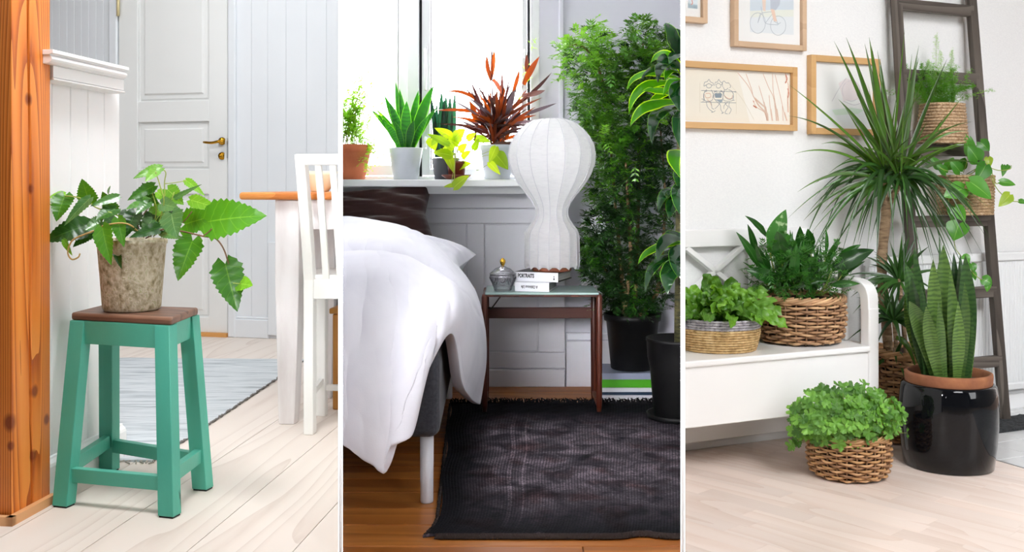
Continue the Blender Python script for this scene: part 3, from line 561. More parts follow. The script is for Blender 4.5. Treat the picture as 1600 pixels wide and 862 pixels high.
# panelling below the sill
mb = MB(); RW.box(mb, xL, rx(883), Z2, SILZ - .03, 0, .012); mb.build('panel_backing', panelw, wc)
X0 = xL; XP = [rx(v) for v in (560, 628, 655, 730, 757, 841, 883)]
def pb(nm, x0, x1, y0, y1, d0, d1, ch=.003, m=panelw, parent=wc):
    mb = MB(); RW.box(mb, x0, x1, rz(y1, WY - d1), rz(y0, WY - d1), d0, d1, ch); return mb.build(nm, m, parent)
pb('rail', X0, rx(883), 326, 349, .012, .026); pb('rail', X0, rx(883), 293, 325.4, .012, .024)
pb('rail', X0, rx(883), 550, 575, .012, .026)
for a, b in ((628, 655), (730, 757), (841, 882.5)): pb('stile', rx(a), rx(b), 349, 550, .012, .026)
for a, b in ((540, 628), (655, 730), (757, 841)): pb('panel', rx(a) + .004, rx(b) - .004, 351, 548, .012, .0165, .002)
mb = MB(); RW.box(mb, X0, rx(882.5), Z2, rz(575), .012, .036, .004); mb.build('baseboard_center', panelw, kind='structure')
mb = MB(); RW.box(mb, rx(884), xR, Z2, rz(531), 0, .03, .003); RW.box(mb, rx(884), xR, rz(531), rz(519), 0, .02, .006); mb.build('baseboard_center', panelw, kind='structure')
mb = MB(); RW.box(mb, rx(873), rx(880.5), rz(300), 3.2, 0, .03, .004); mb.build('trim_2', greyw, kind='structure')
# sill
mb = MB(); SF = 4.37; x1 = rx(842, SF)
mb.hexa([Vector(q) for q in ((SB * SF - .02, SF, SILZ - .032), (x1, SF, SILZ - .032), (x1, 4.66, SILZ - .032), (xL, 4.66, SILZ - .032), (SB * SF - .02, SF, SILZ), (x1, SF, SILZ), (x1, 4.66, SILZ), (xL, 4.66, SILZ))])
sl = mb.build('trim_3', winw, kind='structure', bevel=.006, seg=3)
mb = MB(); mb.hexa([Vector(q) for q in ((xL, SF + .07, SILZ - .062), (x1 - .02, SF + .07, SILZ - .062), (x1 - .02, 4.6, SILZ - .062), (xL, 4.6, SILZ - .062), (xL, SF + .05, SILZ - .0325), (x1 - .01, SF + .05, SILZ - .0325), (x1 - .01, 4.6, SILZ - .0325), (xL, 4.6, SILZ - .0325))]); mb.build('sill_moulding', winw, sl)
# window
wn = thing('window_1', (rx(690), 4.65, SILZ), kind='structure')
def wb(nm, xa, xb, za, zb, ya, yb, m=winw, ch=None, parent=None, **k):
    mb = MB(); mb.box(((xa + xb) / 2, (ya + yb) / 2, (za + zb) / 2), (xb - xa, yb - ya, zb - za)); return mb.build(nm, m, parent or wn, bevel=.003, **k)
yF = 4.625
wx = lambda x: rx(x, yF)
wz = lambda y: rz(y, yF)
wb('frame', wl, wr, SILZ, wz(275.5), yF, yF + .09); wb('frame', wx(829), wr, wz(275.5), wt, yF - .012, yF + .09); wb('frame', wl, wr, wt - .05, wt, yF, yF + .09)
wb('mullion', wx(622.5), wx(636), wz(275.5), wt, yF + .005, yF + .08); wb('mullion', wx(636.3), wx(655), wz(275.5), wt, yF - .01, yF + .08)
gl = glassmat('window_glass', 'fbfbfb', .03)
dk = mat('dark_gap_strip', '17191a', .6)
def sash(x0, x1, x2, x3, yb0, yb1):
    s1 = wb('sash', wx(x0), wx(x1), wz(yb1), wt - .05, yF + .005, yF + .06); wb('sash', wx(x2), wx(x3), wz(yb1), wt - .05, yF + .005, yF + .06)
    wb('sash', wx(x1), wx(x2), wz(yb1), wz(yb0), yF + .005, yF + .06); wb('sash', wx(x1), wx(x2), wt - .12, wt - .05, yF + .005, yF + .06)
    wb('pane', wx(x1), wx(x2), wz(yb0), wt - .12, yF + .03, yF + .036, gl)
sash(659, 672, 815.5, 823.5, 264, 274); sash(480, 490, 617, 622, 258, 274)
wb('gap_strip', wx(655.2), wx(658.8), wz(275.5), wt - .05, yF + .01, yF + .07, dk); wb('gap_strip', wx(824), wx(828.5), wz(275.5), wt - .05, yF + .01, yF + .07, dk); wb('gap_strip', wx(672), wx(673.6), wz(264), wt - .12, yF + .02, yF + .028, dk)  # dark strips along the dark lines beside sashes and pane
for x, y0, y1 in ((665, 76, 140), (665, 214, 232), (820, 78, 90)):
    mb = MB(); mb.tube([Vector((wx(x), yF, wz(y0))), Vector((wx(x), yF - .018, wz(y0 + 2))), Vector((wx(x) + .003, yF - .02, wz((y0 + y1) / 2))), Vector((wx(x), yF - .018, wz(y1 - 2))), Vector((wx(x), yF, wz(y1)))], .005, 8); mb.box((wx(x), yF, wz(y0 + 1)), (.018, .012, .03)); mb.build('latch', winw, wn)
# ---------------- bed
bed = thing('bed', (-.35, 3.6, Z2), 'dark grey upholstered box bed with white legs under the white duvet', 'bed')
felt = nmat('charcoal_grey_felt', [(.3, '383a41'), (.6, '44464d')], 120, rough=.95, bump=.2, bscale=220, spec=.2, sheen=.2)
bx = lambda y: -.203 - .0206 * (y - 2.88)
def bedbox(z0, z1, y0, y1, ins=0):
    mb = MB(); l = lambda y: SB * y - .02
    mb.hexa([Vector(q) for q in ((l(y0), y0, z0), (bx(y0) - ins, y0, z0), (bx(y1) - ins, y1, z0), (l(y1), y1, z0), (l(y0), y0, z1), (bx(y0) - ins, y0, z1), (bx(y1) - ins, y1, z1), (l(y1), y1, z1))]); return mb
bedbox(.389, .63, 2.875, 4.50).build('bed_base', felt, bed, bevel=.03, seg=4)
bedbox(.632, .765, 2.91, 4.50, .02).build('mattress', felt, bed, bevel=.05, seg=5)
legm = mat('white_leg', 'dadbe2', .4)
for q in (G(667, 784, 2), G(700, 622, 2)):
    mb = MB(); mb.lathe(q, [(.0, 0), (.017, 0), (.0185, .004), (.0195, .19), (0, .19)], 20); mb.build('leg', legm, bed)
# duvet
linen = nmat('white_linen', [(.3, 'dcdce6'), (.6, 'e6e6ef')], 6, rough=.85, bump=.12, bscale=260, spec=.15, sheen=.3, bdist=.002)
cols = [
 [(515, 352, 4.15), (515, 372, 3.75), (515, 392, 3.4), (515.0, 426.0, 3.25), (515, 410, 3.12), (515, 432, 2.9), (515, 480, 2.78), (515, 560, 2.7), (515, 640, 2.66), (515, 682, 2.65)],
 [(545, 351, 4.15), (545, 373, 3.75), (545, 393, 3.4), (545.0, 427.0, 3.24), (545, 411, 3.1), (545, 435, 2.88), (545, 485, 2.76), (545, 565, 2.69), (548, 645, 2.65), (550, 697, 2.64)],
 [(578, 356, 4.1), (576, 372, 3.75), (576, 392, 3.4), (577.0, 425.0, 3.24), (578, 409, 3.1), (580, 432, 2.88), (582, 485, 2.76), (582, 570, 2.68), (582, 660, 2.64), (582, 722, 2.63)],
 [(603, 361, 4.1), (600, 374, 3.75), (600, 394, 3.38), (601.0, 427.0, 3.2300000000000004), (602, 411, 3.1), (606, 436, 2.88), (610, 490, 2.76), (610, 575, 2.68), (607, 665, 2.64), (603, 739, 2.62)],
 [(628, 366, 4.1), (626, 380, 3.75), (626, 400, 3.36), (628.0, 434.0, 3.22), (630, 418, 3.1), (636, 445, 2.89), (640, 495, 2.78), (638, 570, 2.7), (630, 640, 2.66), (619, 702, 2.63)],
 [(648, 374, 4.05), (648, 390, 3.7), (650, 412, 3.34), (652.5, 446.0, 3.21), (655, 430, 3.1), (662, 455, 2.92), (666, 490, 2.81), (660, 535, 2.75), (648, 580, 2.7), (634, 640, 2.67)],
 [(668, 387, 4.0), (670, 404, 3.65), (673, 424, 3.32), (675.5, 453.52, 3.2), (678, 442, 3.1), (684, 462, 2.94), (686, 480, 2.87), (680, 510, 2.82), (662, 545, 2.77), (642, 590, 2.74)],
 [(686, 404, 3.95), (690, 420, 3.6), (695, 440, 3.3), (697.5, 465.04, 3.1900000000000004), (700, 458, 3.1), (704, 472, 3.0), (704, 485, 2.95), (700, 496, 2.92), (694, 506, 2.9), (688, 516, 2.88)],
 [(702, 422, 3.92), (707, 438, 3.6), (712, 458, 3.32), (714.0, 469.0, 3.25), (716, 480, 3.18), (718, 505, 3.12), (716, 535, 3.1), (712, 560, 3.1), (708, 580, 3.12), (706, 597, 3.14)],
 [(716, 438, 3.9), (722, 456, 3.65), (727, 478, 3.45), (729.0, 491.5, 3.415), (731, 505, 3.38), (732, 535, 3.36), (730, 562, 3.36), (726, 585, 3.38), (722, 602, 3.4), (719, 616, 3.42)],
 [(728, 456, 3.92), (735, 475, 3.78), (740, 498, 3.7), (742.0, 510.0, 3.68), (744, 522, 3.66), (745, 546, 3.65), (744, 570, 3.65), (741, 592, 3.66), (738, 612, 3.68), (735, 629, 3.7)],
 [(728, 458, 4.05), (735, 477, 4.05), (740, 500, 4.05), (741.5, 512.0, 4.05), (743, 524, 4.05), (744, 548, 4.05), (743, 570, 4.05), (740, 592, 4.05), (737, 610, 4.05), (734, 626, 4.05)]]
cc = [cr([P(*q) for q in c], 90) for c in cols]
rows = [cr([c[i] for c in cc], 110) for i in range(90)]
for i, r_ in enumerate(rows):
    for j, q in enumerate(r_):
        t, s_ = i / 89, j / 109
        f = .012 * noise.noise(Vector((s_ * 9 + 3, t * 5, 1))) + .007 * noise.noise(Vector((s_ * 20, t * 8, 5)))
        rd_ = lambda v: (1 - abs(v)) ** 3                      # sharp soft creases
        f += (.011 if t < .5 else .004) * rd_(noise.noise(Vector((s_ * 5 + t * 3, t * 2.5 - s_ * 2, 12)) * 2.2)) + (.006 if t < .5 else .003) * rd_(noise.noise(Vector((s_ * 11 - t * 4, t * 6, 21))) * 2.2)
        if t > .5: f += .003 * math.sin(s_ * 40 + 4 * noise.noise(Vector((s_ * 4, t * 3, 9)))) * min(1, (t - .5) * 4)
        q += Vector((0, -1, .35)) * f * (1 - .75 * max(0, (t - .8) / .2))
mb = MB(); mb.grid(rows)
duvet = mb.build('duvet', linen, None, label='rumpled white duvet draped over the foot and side of the bed', category='duvet')
sm = duvet.modifiers.new('thick', 'SOLIDIFY'); sm.thickness = .035; sm.offset = -1; ss = duvet.modifiers.new('sub', 'SUBSURF'); ss.levels = 1; ss.render_levels = 1
def pillow(c, ax, ay, az, n=26, wr=.0, seed=0, exp=.5, pin=.12):
    c, ax, ay, az = map(Vector, (c, ax, ay, az)); mb = MB()
    for sg in (1, -1):
        rows = []
        for i in range(n + 1):
            row = []
            for j in range(n + 1):
                u, v = i / n * 2 - 1, j / n * 2 - 1
                th = max(0, (1 - u ** 4) * (1 - v ** 4)) ** exp
                pu, pv = u * (1 - pin * (1 - u * u) * 0 - pin * (1 - abs(v)) * abs(u) ** 3), v * (1 - pin * (1 - abs(u)) * abs(v) ** 3)
                q = c + ax * pu + ay * pv + az * sg * th
                f = wr * (noise.noise(Vector((u * 1.6 + seed, v * 4.5 + u * 1.2, sg + seed))) + .5 * noise.noise(Vector((u * 3 + seed, v * 9, sg))))
                row.append(q + az.normalized() * f * th)
            rows.append(row if sg == 1 else row[::-1])
        mb.grid(rows)
    return mb
pm = pillow(P(604, 394, 4.05), (.33, -.03, -.062), (.02, .15, .045), (0, -.05, .075), wr=.02, seed=3)
pm.build('pillow', linen, None, label='white pillow with a pointed corner lying on the bed', category='pillow')
velvet = nmat('dark_brown_velvet', [(.3, '241210'), (.6, '331b17')], 5, rough=.75, bump=.1, bscale=150, spec=.15, sheen=.45)
pm = pillow(P(572, 343, 4.40), (.288, .02, .026), (-.01, .045, .13), (0, -.075, .03), n=40, wr=.04, seed=8)
pm.build('cushion', velvet, None, label='dark brown crushed velvet cushion leaning under the window sill', category='cushion')
# ---------------- rug
rg = thing('area_rug', G(870, 740, 2), 'black and faded mauve patterned woollen rug on the amber floorboards', 'rug')
def rugmat():
    m, nt, b, N, L = newmat('faded_black_wool'); tc = N('ShaderNodeTexCoord'); sp = N('ShaderNodeSeparateXYZ'); L(tc.outputs['UV'], sp.inputs[0])
    co = coords(nt); n1 = N('ShaderNodeTexNoise'); n1.inputs['Scale'].default_value = 11; n1.inputs['Detail'].default_value = 6; n1.inputs['Distortion'].default_value = .8; L(co, n1.inputs['Vector'])
    n2 = N('ShaderNodeTexNoise'); n2.inputs['Scale'].default_value = 160; L(co, n2.inputs['Vector'])
    vo = N('ShaderNodeTexVoronoi'); vo.inputs['Scale'].default_value = 13; vo.feature = 'SMOOTH_F1'; L(co, vo.inputs['Vector'])
    def M_(op, a, b_, c=None):
        q = N('ShaderNodeMath'); q.operation = op
        for i, v in enumerate((a, b_, c)):
            if v is None: continue
            if isinstance(v, (int, float)): q.inputs[i].default_value = v
            else: L(v, q.inputs[i])
        return q.outputs[0]
    def rng(v, a, b_, c_=0, d_=1):
        q = N('ShaderNodeMapRange'); L(v, q.inputs[0]); q.inputs[1].default_value = a; q.inputs[2].default_value = b_; q.inputs[3].default_value = c_; q.inputs[4].default_value = d_; return q.outputs[0]
    U, V = sp.outputs[0], sp.outputs[1]
    inner = M_('MULTIPLY', M_('MULTIPLY', rng(U, .06, .22), rng(V, .1, .3)), rng(V, .98, .72))
    stripe = M_('ADD', rng(M_('ABSOLUTE', M_('SUBTRACT', U, .275), None), .004, .012, .5, 0), rng(M_('ABSOLUTE', M_('SUBTRACT', U, .33), None), .003, .01, .5, 0))
    rib = M_('MULTIPLY_ADD', M_('SINE', M_('MULTIPLY', U, 520), None), .25, .75)
    pat = M_('MULTIPLY', M_('ADD', rng(n1.outputs['Fac'], .3, .72), M_('ADD', M_('MULTIPLY', stripe, rng(n2.outputs['Fac'], .3, .6)), rng(vo.outputs['Distance'], .55, .2, 0, .2))), M_('MULTIPLY', rib, rng(n2.outputs['Fac'], .25, .65, .35, 1.15)))
    fac = M_('MULTIPLY', pat, inner)
    r = ramp(nt, [(0, '16161a'), (.35, '4a444b'), (.8, '7d717a'), (1, '968992')]); L(fac, r.inputs[0])
    n3 = N('ShaderNodeTexNoise'); n3.inputs['Scale'].default_value = 9; L(co, n3.inputs['Vector']); mx = N('ShaderNodeMix'); mx.data_type = 'RGBA'; mx.blend_type = 'MULTIPLY'; L(rng(n3.outputs['Fac'], .5, .68, 0, .7), mx.inputs[0]); L(r.outputs[0], mx.inputs[6]); mx.inputs[7].default_value = lin('b48378'); L(mx.outputs[2], b.inputs['Base Color'])
    b.inputs['Roughness'].default_value = .95; b.inputs['Specular IOR Level'].default_value = .1
    bp = N('ShaderNodeBump'); bp.inputs['Strength'].default_value = .5; bp.inputs['Distance'].default_value = .004; L(M_('ADD', n2.outputs['Fac'], rib), bp.inputs['Height']); L(bp.outputs[0], b.inputs['Normal']); return m
wool = rugmat()
yb, yf = 4.20, 2.615; NJ = 90; rows = []
for i in range(61):
    t = i / 60; y = yb + (yf - yb) * t; xl = -.25 + .058 * t - .03 * max(0, (t - .9) * 10) ** 2 + .006 * math.sin(t * 17); row = []
    for j in range(NJ + 1):
        x = xl + (SC * y + .02 - xl) * j / NJ; yy = y + (.012 * math.sin(j * .35) * t if i == 60 else 0) + (.02 * math.exp(-((j - 76) / 6) ** 2) * t ** 8)
        row.append(Vector((x, yy, Z2 + .009 + .0015 * math.sin(i * 2.2 + j) + .003 * noise.noise(Vector((x * 6, y * 6, 0))))))
    rows.append(row)
mb = MB(); mb.grid(rows)
for e in (rows[0], rows[-1], [r_[0] for r_ in rows]): mb.grid([e, [Vector((q.x, q.y, Z2 + .001)) for q in e]], True, False)
mb.build('pile', wool, rg)
tuft = mat('black_wool_tuft', '1b1a1d', .95, .1); tuft2 = mat('brown_black_wool_tuft', '3a3230', .95, .1); mb = MB(); m2 = MB()
for k in range(330):
    x = -.25 + k / 330 * (SC * yb + .25); q = Vector((x, yb - .005, Z2 + .008)); h = R.uniform(.012, .028); mb.tube([q, q + Vector((R.uniform(-.006, .006), .008, h * .6)), q + Vector((R.uniform(-.012, .012), .016, h * .8))], [.004, .003, .001], 4)
for k in range(420):
    x = -.192 + k / 420 * (SC * yf + .192); q = Vector((x, yf + .004 + (.02 * math.exp(-((k / 420 * 90 - 76) / 6) ** 2)), Z2 + .008)); m2.tube([q, q + Vector((R.uniform(-.006, .006), -.01, .004)), q + Vector((R.uniform(-.008, .008), -.02, -.004))], [.005, .0045, .002], 4)
for k in range(150):
    t = k / 150; m2.tube([Vector((-.25 + .058 * t - .03 * max(0, (t - .9) * 10) ** 2, yb + (yf - yb) * t, Z2 + .006)) + Vector((a * -.008, R.uniform(-.004, .004), 0)) for a in (0, 1)], .004, 4)
mb.build('fringe', tuft, rg, kind='stuff'); m2.build('edge_tufts', tuft2, rg, kind='stuff')
# ---------------- nightstand
rose = wood('rosewood', [(0, '34140d'), (.5, '4a1f14'), (1, '5f2c1b')], (0, 0, 1), 12, .35, 14, vary=.03)
RZ = Z2 + .0115; nt_ = thing('nightstand', (.115, 4.16, RZ), 'small rosewood bedside table with a glass top on the dark rug', 'side table')
xl, xr, yf_, yr = -.108, .343, 4.03, 4.30; zT = .672
FZ = Z2 + .0005
for (x, y, z0) in ((xl, yf_, RZ), (xr, yf_, RZ), (xl, yr, FZ), (xr, yr, FZ)):
    mb = MB(); mb.lathe((x, y, 0), [(0, z0), (.009, z0), (.0115, z0 + .03), (.0125, .45), (.012, zT - .012), (.009, zT), (0, zT)], 14); mb.build('leg', rose, nt_)
for x in (xl, xr):
    mb = MB(); mb.bar((x, yf_, RZ + .02), (x, yr, RZ + .02), .014, .02); mb.build('runner', rose, nt_, bevel=.002)
    mb = MB(); mb.bar((x, yf_, zT - .011), (x, yr, zT - .011), .016, .02); mb.build('side_rail', rose, nt_, bevel=.002)
for y in (yf_, yr): mb = MB(); mb.bar((xl, y, zT - .005), (xr, y, zT - .005), .012, .008); mb.build('top_rail', rose, nt_, bevel=.001)
mb = MB(); zm = .567; mb.bar((xl, yr, zm), (xr, yr, zm), .014, .046); mb.build('cross_rail', wood('rosewood_rail', [(0, '2c110b'), (.5, '401a10'), (1, '522516')], (1, 0, 0), 10, .4, 14), nt_, bevel=.002)
ggl = mat('frosted_green_glass', 'a9c4c0', .12, .6); mb = MB(); mb.box(((xl + xr) / 2, (yf_ + yr) / 2, zT + .004), (xr - xl - .004, yr - yf_ + .02, .008)); mb.build('glass_top', ggl, nt_, bevel=.0015)
TT = zT + .0085
def book(nm, c, L_, D_, H_, ang, label, cover, spine, pages, txt=None, parent_group=None, soft=False):
    X = Vector((math.cos(ang), -math.sin(ang), 0)); Y = Vector((math.sin(ang), math.cos(ang), 0)); c = Vector(c)   # c: bottom, right end of the spine edge
    t = thing(nm, c, label, 'book', parent_group); q = lambda a, b, z: c - X * a + Y * b + Vector((0, 0, z)); th = .0036
    def slab(nm2, a0, a1, b0, b1, z0, z1, m):
        mb = MB(); mb.hexa([q(a1, b0, z0), q(a0, b0, z0), q(a0, b1, z0), q(a1, b1, z0), q(a1, b0, z1), q(a0, b0, z1), q(a0, b1, z1), q(a1, b1, z1)]); return mb.build(nm2, m, t)
    slab('cover', 0, L_, 0.003, D_, 0, th, cover); slab('cover', 0, L_, .003, D_, H_ - th, H_, cover); sp_ = slab('spine', 0, L_, 0, .003, 0, H_, spine)
    slab('pages', .004, L_ - .004, .003, D_ - .006, th, H_ - th, pages); return t, q, X, Y, sp_
def text_on(s, o, X, Z, size, m, parent, off=.0008, sx=1, bold=.0004):
    cu = bpy.data.curves.new('lettering', 'FONT'); cu.body = s; cu.size = size; cu.extrude = .0002; cu.align_x = 'LEFT'; cu.offset = bold
    tmp = bpy.data.objects.new('lettering', cu); COL.objects.link(tmp); dg = bpy.context.evaluated_depsgraph_get(); me = bpy.data.meshes.new_from_object(tmp.evaluated_get(dg)); bpy.data.objects.remove(tmp)
    X, Z = Vector(X).normalized(), Vector(Z).normalized(); Nn = X.cross(Z); M_ = Matrix((X, Z, Nn)).transposed().to_4x4(); M_.translation = Vector(o) + Nn * off; me.transform(M_ @ Matrix.Diagonal((sx, 1, 1, 1))); me.materials.clear(); me.materials.append(m)
    return link(bpy.data.objects.new('lettering', me), parent)
wcov = mat('white_book_cover', 'e2e3e8', .3); pgs = nmat('page_edges', [(.4, '9d9b9a'), (.6, 'b9b6b3')], 3, (1, 1, 300), .8); blk = mat('black_cover', '131315', .35); ink = mat('black_ink', '141414', .5)
a2 = .20
b2, q2, X2, Y2, s2 = book('book', P(858, 451, 4.045) + Vector((0, 0, TT - P(858, 451, 4.045).z)), .138, .215, .036, a2, 'white paperback lying flat under the portraits book on the glass top', wcov, wcov, pgs)
text_on('A Oblivious Life', q2(.046, 0, .0235), -X2, (0, 0, -1), .0165, ink, b2, sx=.62)
a1 = .33
b1, q1, X1, Y1, s1 = book('book', P(872, 440, 4.06) + Vector((0, 0, TT + .0365 - P(872, 440, 4.06).z)), .186, .20, .037, a1, 'thick white book with PORTRAITS lettered on its spine, under the lamp', blk, wcov, pgs)
text_on('PORTRAITS', q1(.168, 0, .0155), X1, (0, 0, 1), .0215, ink, b1, sx=.62, bold=.0009)
mb = MB(); mb.box(q1(.017, -.0004, .021), (.003, .0006, .006), X1); mb.box(q1(.017, -.0004, .012), (.005, .0006, .007), X1); mb.build('spine_mark', ink, b1)
# sugar bowl
sbc = Vector(((785.5 - CX) / F * 4.1, 4.1, TT)); sg = thing('sugar_bowl', sbc, 'cut crystal sugar bowl with a gold knob on the bedside table', 'bowl')
def crystal():
    m, nt, b, N, L = newmat('cut_crystal'); b.inputs['Base Color'].default_value = lin('c9c9d2'); b.inputs['Roughness'].default_value = .12; t = N('ShaderNodeBsdfTransparent'); g = N('ShaderNodeBsdfGlossy'); g.inputs['Roughness'].default_value = .03
    lw = N('ShaderNodeLayerWeight'); lw.inputs[0].default_value = .45; m1 = N('ShaderNodeMixShader'); m1.inputs[0].default_value = .3; L(t.outputs[0], m1.inputs[1]); L(b.outputs[0], m1.inputs[2]); m2 = N('ShaderNodeMixShader'); L(lw.outputs['Fresnel'], m2.inputs[0]); L(m1.outputs[0], m2.inputs[1]); L(g.outputs[0], m2.inputs[2]); L(m2.outputs[0], nt.nodes['Material Output'].inputs[0]); return m
crys = crystal(); h = lambda y: (449.5 - y) / F * 4.1
mb = MB(); mb.lathe(sbc, [(0, 0), (.034, 0), (.036, .004), (.037, .012), (.045, h(436)), (.0525, h(429)), (.0535, h(426)), (.051, h(424)), (.048, h(426)), (.041, h(436)), (.032, .016), (0, .012)], 48, rad=lambda a, i: 1 + (.035 * abs(math.sin(a * 6)) if 3 <= i <= 5 else 0)); mb.build('bowl', crys, sg)
mb = MB(); mb.lathe(sbc, [(.0535, h(424)), (.054, h(422.5)), (.044, h(420)), (.03, h(415)), (.014, h(412.5)), (.009, h(411)), (0, h(411))], 48, rad=lambda a, i: 1 + (.02 * abs(math.sin(a * 6)) if 2 <= i <= 3 else 0)); mb.build('lid', crys, sg)
cutm = mat('cut_reflection_dark', '34323a', .1, .8)  # dark reflections in the cuts, put into the colour of the petals
for k_ in range(8):
    for sc_ in (1.0, .62):
        pts = []
        for i in range(13):
            f_ = math.pi * i / 12; a = 6.283 * k_ / 8 + .35 * sc_ * math.cos(f_); z_ = h(428.5) - (h(428.5) - h(440)) * sc_ * math.sin(f_); r_ = .0545 - (.0545 - .0405) * (h(428.5) - z_) / (h(428.5) - h(440)); pts.append(sbc + Vector((math.cos(a) * r_, math.sin(a) * r_, z_)))
        mb = MB(); mb.tube(pts, .0014, 5); mb.build('cut_petal', cutm, sg)
gold = mat('gold', 'd9a83f', .18, .5, 1.0)
mb = MB(); mb.lathe(sbc, [(.006, h(413)), (.005, h(411)), (.009, h(408)), (.0115, h(404.5)), (.0105, h(401.5)), (.006, h(400)), (.004, h(399)), (0, h(398.5))], 20); mb.build('knob', gold, sg, label='gold lid knob')
# cocoon lamp
lc = Vector(((862 - CX) / F * 4.165, 4.165, TT + .074)); lp = thing('table_lamp', lc, 'big white ribbed cocoon table lamp with a balloon top on the stacked books', 'lamp')
lprof = [(187, 8), (187.6, 20), (190.5, 31), (196, 41), (205, 51), (216, 60), (229, 66.3), (243, 68.6), (258, 67.2), (273, 62), (286, 54.5), (298, 45.5), (309, 36.5), (319, 29.5), (329, 25.5), (337, 25.3), (345, 28), (353, 34), (360, 39.5), (366, 42.3), (374, 43.2), (392, 43.4), (410, 43.6), (417, 43.2), (421, 41.5)]
LP = [(hw_ / F * 4.165, (424.5 - y_) / F * 4.165) for y_, hw_ in lprof]
def lampmat():
    m, nt, b, N, L = newmat('spun_white_resin'); co = coords(nt, (1, 1, 5)); n = N('ShaderNodeTexNoise'); n.inputs['Scale'].default_value = 22; n.inputs['Detail'].default_value = 6; n.inputs['Distortion'].default_value = 1.5; L(co, n.inputs['Vector'])
    r = ramp(nt, [(.3, 'e2e2e6'), (.5, 'f4f4f6'), (.7, 'fbfbfc')]); L(n.outputs['Fac'], r.inputs[0]); L(r.outputs[0], b.inputs['Base Color']); b.inputs['Roughness'].default_value = .42
    tr = N('ShaderNodeBsdfTranslucent'); tr.inputs[0].default_value = lin('fbfafa'); ms = N('ShaderNodeMixShader'); ms.inputs[0].default_value = .6; L(b.outputs[0], ms.inputs[1]); L(tr.outputs[0], ms.inputs[2]); L(ms.outputs[0], nt.nodes['Material Output'].inputs[0]); return m
NS = 128; mb = MB()
vs = []; us = []
for i, (r_, z_) in enumerate(LP):
    for j in range(NS):
        a = 2 * math.pi * j / NS; ph = (a * 16 / (2 * math.pi) + .35) % 1.0
        k = math.cos(math.pi / 16) / math.cos((ph - .5) * 2 * math.pi / 16); k = 1 - (1 - k) * 1.7
        zz_ = z_ + (.012 * math.sin(ph * math.pi) if i == len(LP) - 1 else 0)
        vs.append(lc + Vector((math.cos(a) * r_ * k, math.sin(a) * r_ * k, zz_))); us.append((j / NS, i / len(LP)))
mb.add(vs, [(i * NS + j, (i + 1) * NS + j, (i + 1) * NS + (j + 1) % NS, i * NS + (j + 1) % NS) for i in range(len(LP) - 1) for j in range(NS)] + [tuple(range(NS))], True, us)
mb.build('shade', lampmat(), lp)
wire = mat('pale_grey_wire', 'd2d2d8', .5); mb = MB()
for k_ in range(16):
    a = 2 * math.pi * (k_ + 1 - .35) / 16; mb = MB(); mb.tube([lc + Vector((math.cos(a) * (r_ + .0006), math.sin(a) * (r_ + .0006), z_)) for r_, z_ in LP], .001, 5); mb.build('rib_wire', wire, lp)
mb = MB(); mb.lathe(lc, [(0, 0), (.078, 0), (.08, .004), (.078, .02), (0, .02)], 32); mb.build('base', mat('brown_wood_base', '7a3d22', .5), lp, label='brown wooden base disc')
# lamp cord
mb = MB(); mb.tube(cr([Vector((-.045, 4.13, .655)), Vector((-.085, 4.16, .6)), P(765, 480, 4.18), P(753, 486, 4.2), P(745, 491, 4.32)], 16), .0028, 6)
cd = thing('lamp_cord', P(745, 491, 4.32), 'dark lamp cord with a brass inline switch running behind the bedside table', 'cord')
mb.build('cable', mat('dark_cord', '2b2320', .6), cd)
mb = MB(); mb.tube([P(747, 490, 4.32), P(741, 493, 4.32), P(734, 496, 4.33)], [.005, .008, .006], 10); mb.build('inline_switch', mat('brass_switch', 'b08a4a', .35, .5, .8), cd)
mb = MB(); mb.tube(cr([P(734, 496, 4.33), P(722, 520, 4.36), P(718, 560, 4.4), P(716, 600, 4.45)], 12), .0028, 6); mb.build('cable', bpy.data.materials['dark_cord'], cd)
# ---------------- books on the floor under the tree
sx0, sx1, sy0, sy1 = rx(938, 4.27), rx(1029, 4.27), 4.27, 4.50; z = Z2
for i, (hgt, cov, lab, ang, dx) in enumerate(((.027, 'c7c8cf', 'large pale grey book at the bottom of the floor stack under the tree pot', .0, 0), (.013, '23374f', 'thin dark blue book second from the bottom of the floor stack', .01, -.003), (.018, 'd5d6dc', 'thin white book just under the green book in the floor stack', -.008, .002), (.034, '48a01c', 'bright green book in the floor stack under the tree pot', .006, -.004), (.027, '8d93a8', 'blue-grey book topmost in the floor stack, directly under the black tree pot', -.012, .004))):
    cm = mat(['grey_cover', 'blue_cover', 'plain_white_cover', 'green_cover', 'blue_grey_cover'][i], cov, .35)
    book('book', (sx1 + dx, sy0 + abs(dx), z), sx1 - sx0, sy1 - sy0, hgt - .0008, ang, lab, cm, cm, pgs, parent_group='books stacked on the floor'); z += hgt
STZ = z
# ---------------- potted tree
tcn = Vector(((988 - CX) / F * 4.385, 4.385, STZ)); tr_ = thing('potted_tree', tcn, 'tall bushy fine-leaved green tree in a black plastic pot on stacked books', 'potted plant')
bpm = nmat('black_plastic', [(.4, '0b0b0c'), (.6, '101011')], 30, rough=.5, spec=.3)
ph_ = .235
mb = MB(); mb.lathe(tcn, [(0, 0), (.088, 0), (.092, .004), (.112, ph_ - .03), (.121, ph_ - .028), (.124, ph_), (.119, ph_), (.112, ph_ - .03), (0, ph_ - .03)], 40); mb.build('pot', bpm, tr_)
mb = MB(); mb.lathe(tcn, [(.113, ph_ - .025), (.06, ph_ - .012), (0, ph_ - .01)], 24); mb.build('soil', bpy.data.materials['potting_soil'], tr_)
bark = nmat('tan_bark', [(.3, '5a4632'), (.6, '8a6f50'), (.8, 'a58a66')], 20, (1, 1, .4), .85, .5, 60)
TD = 4.385
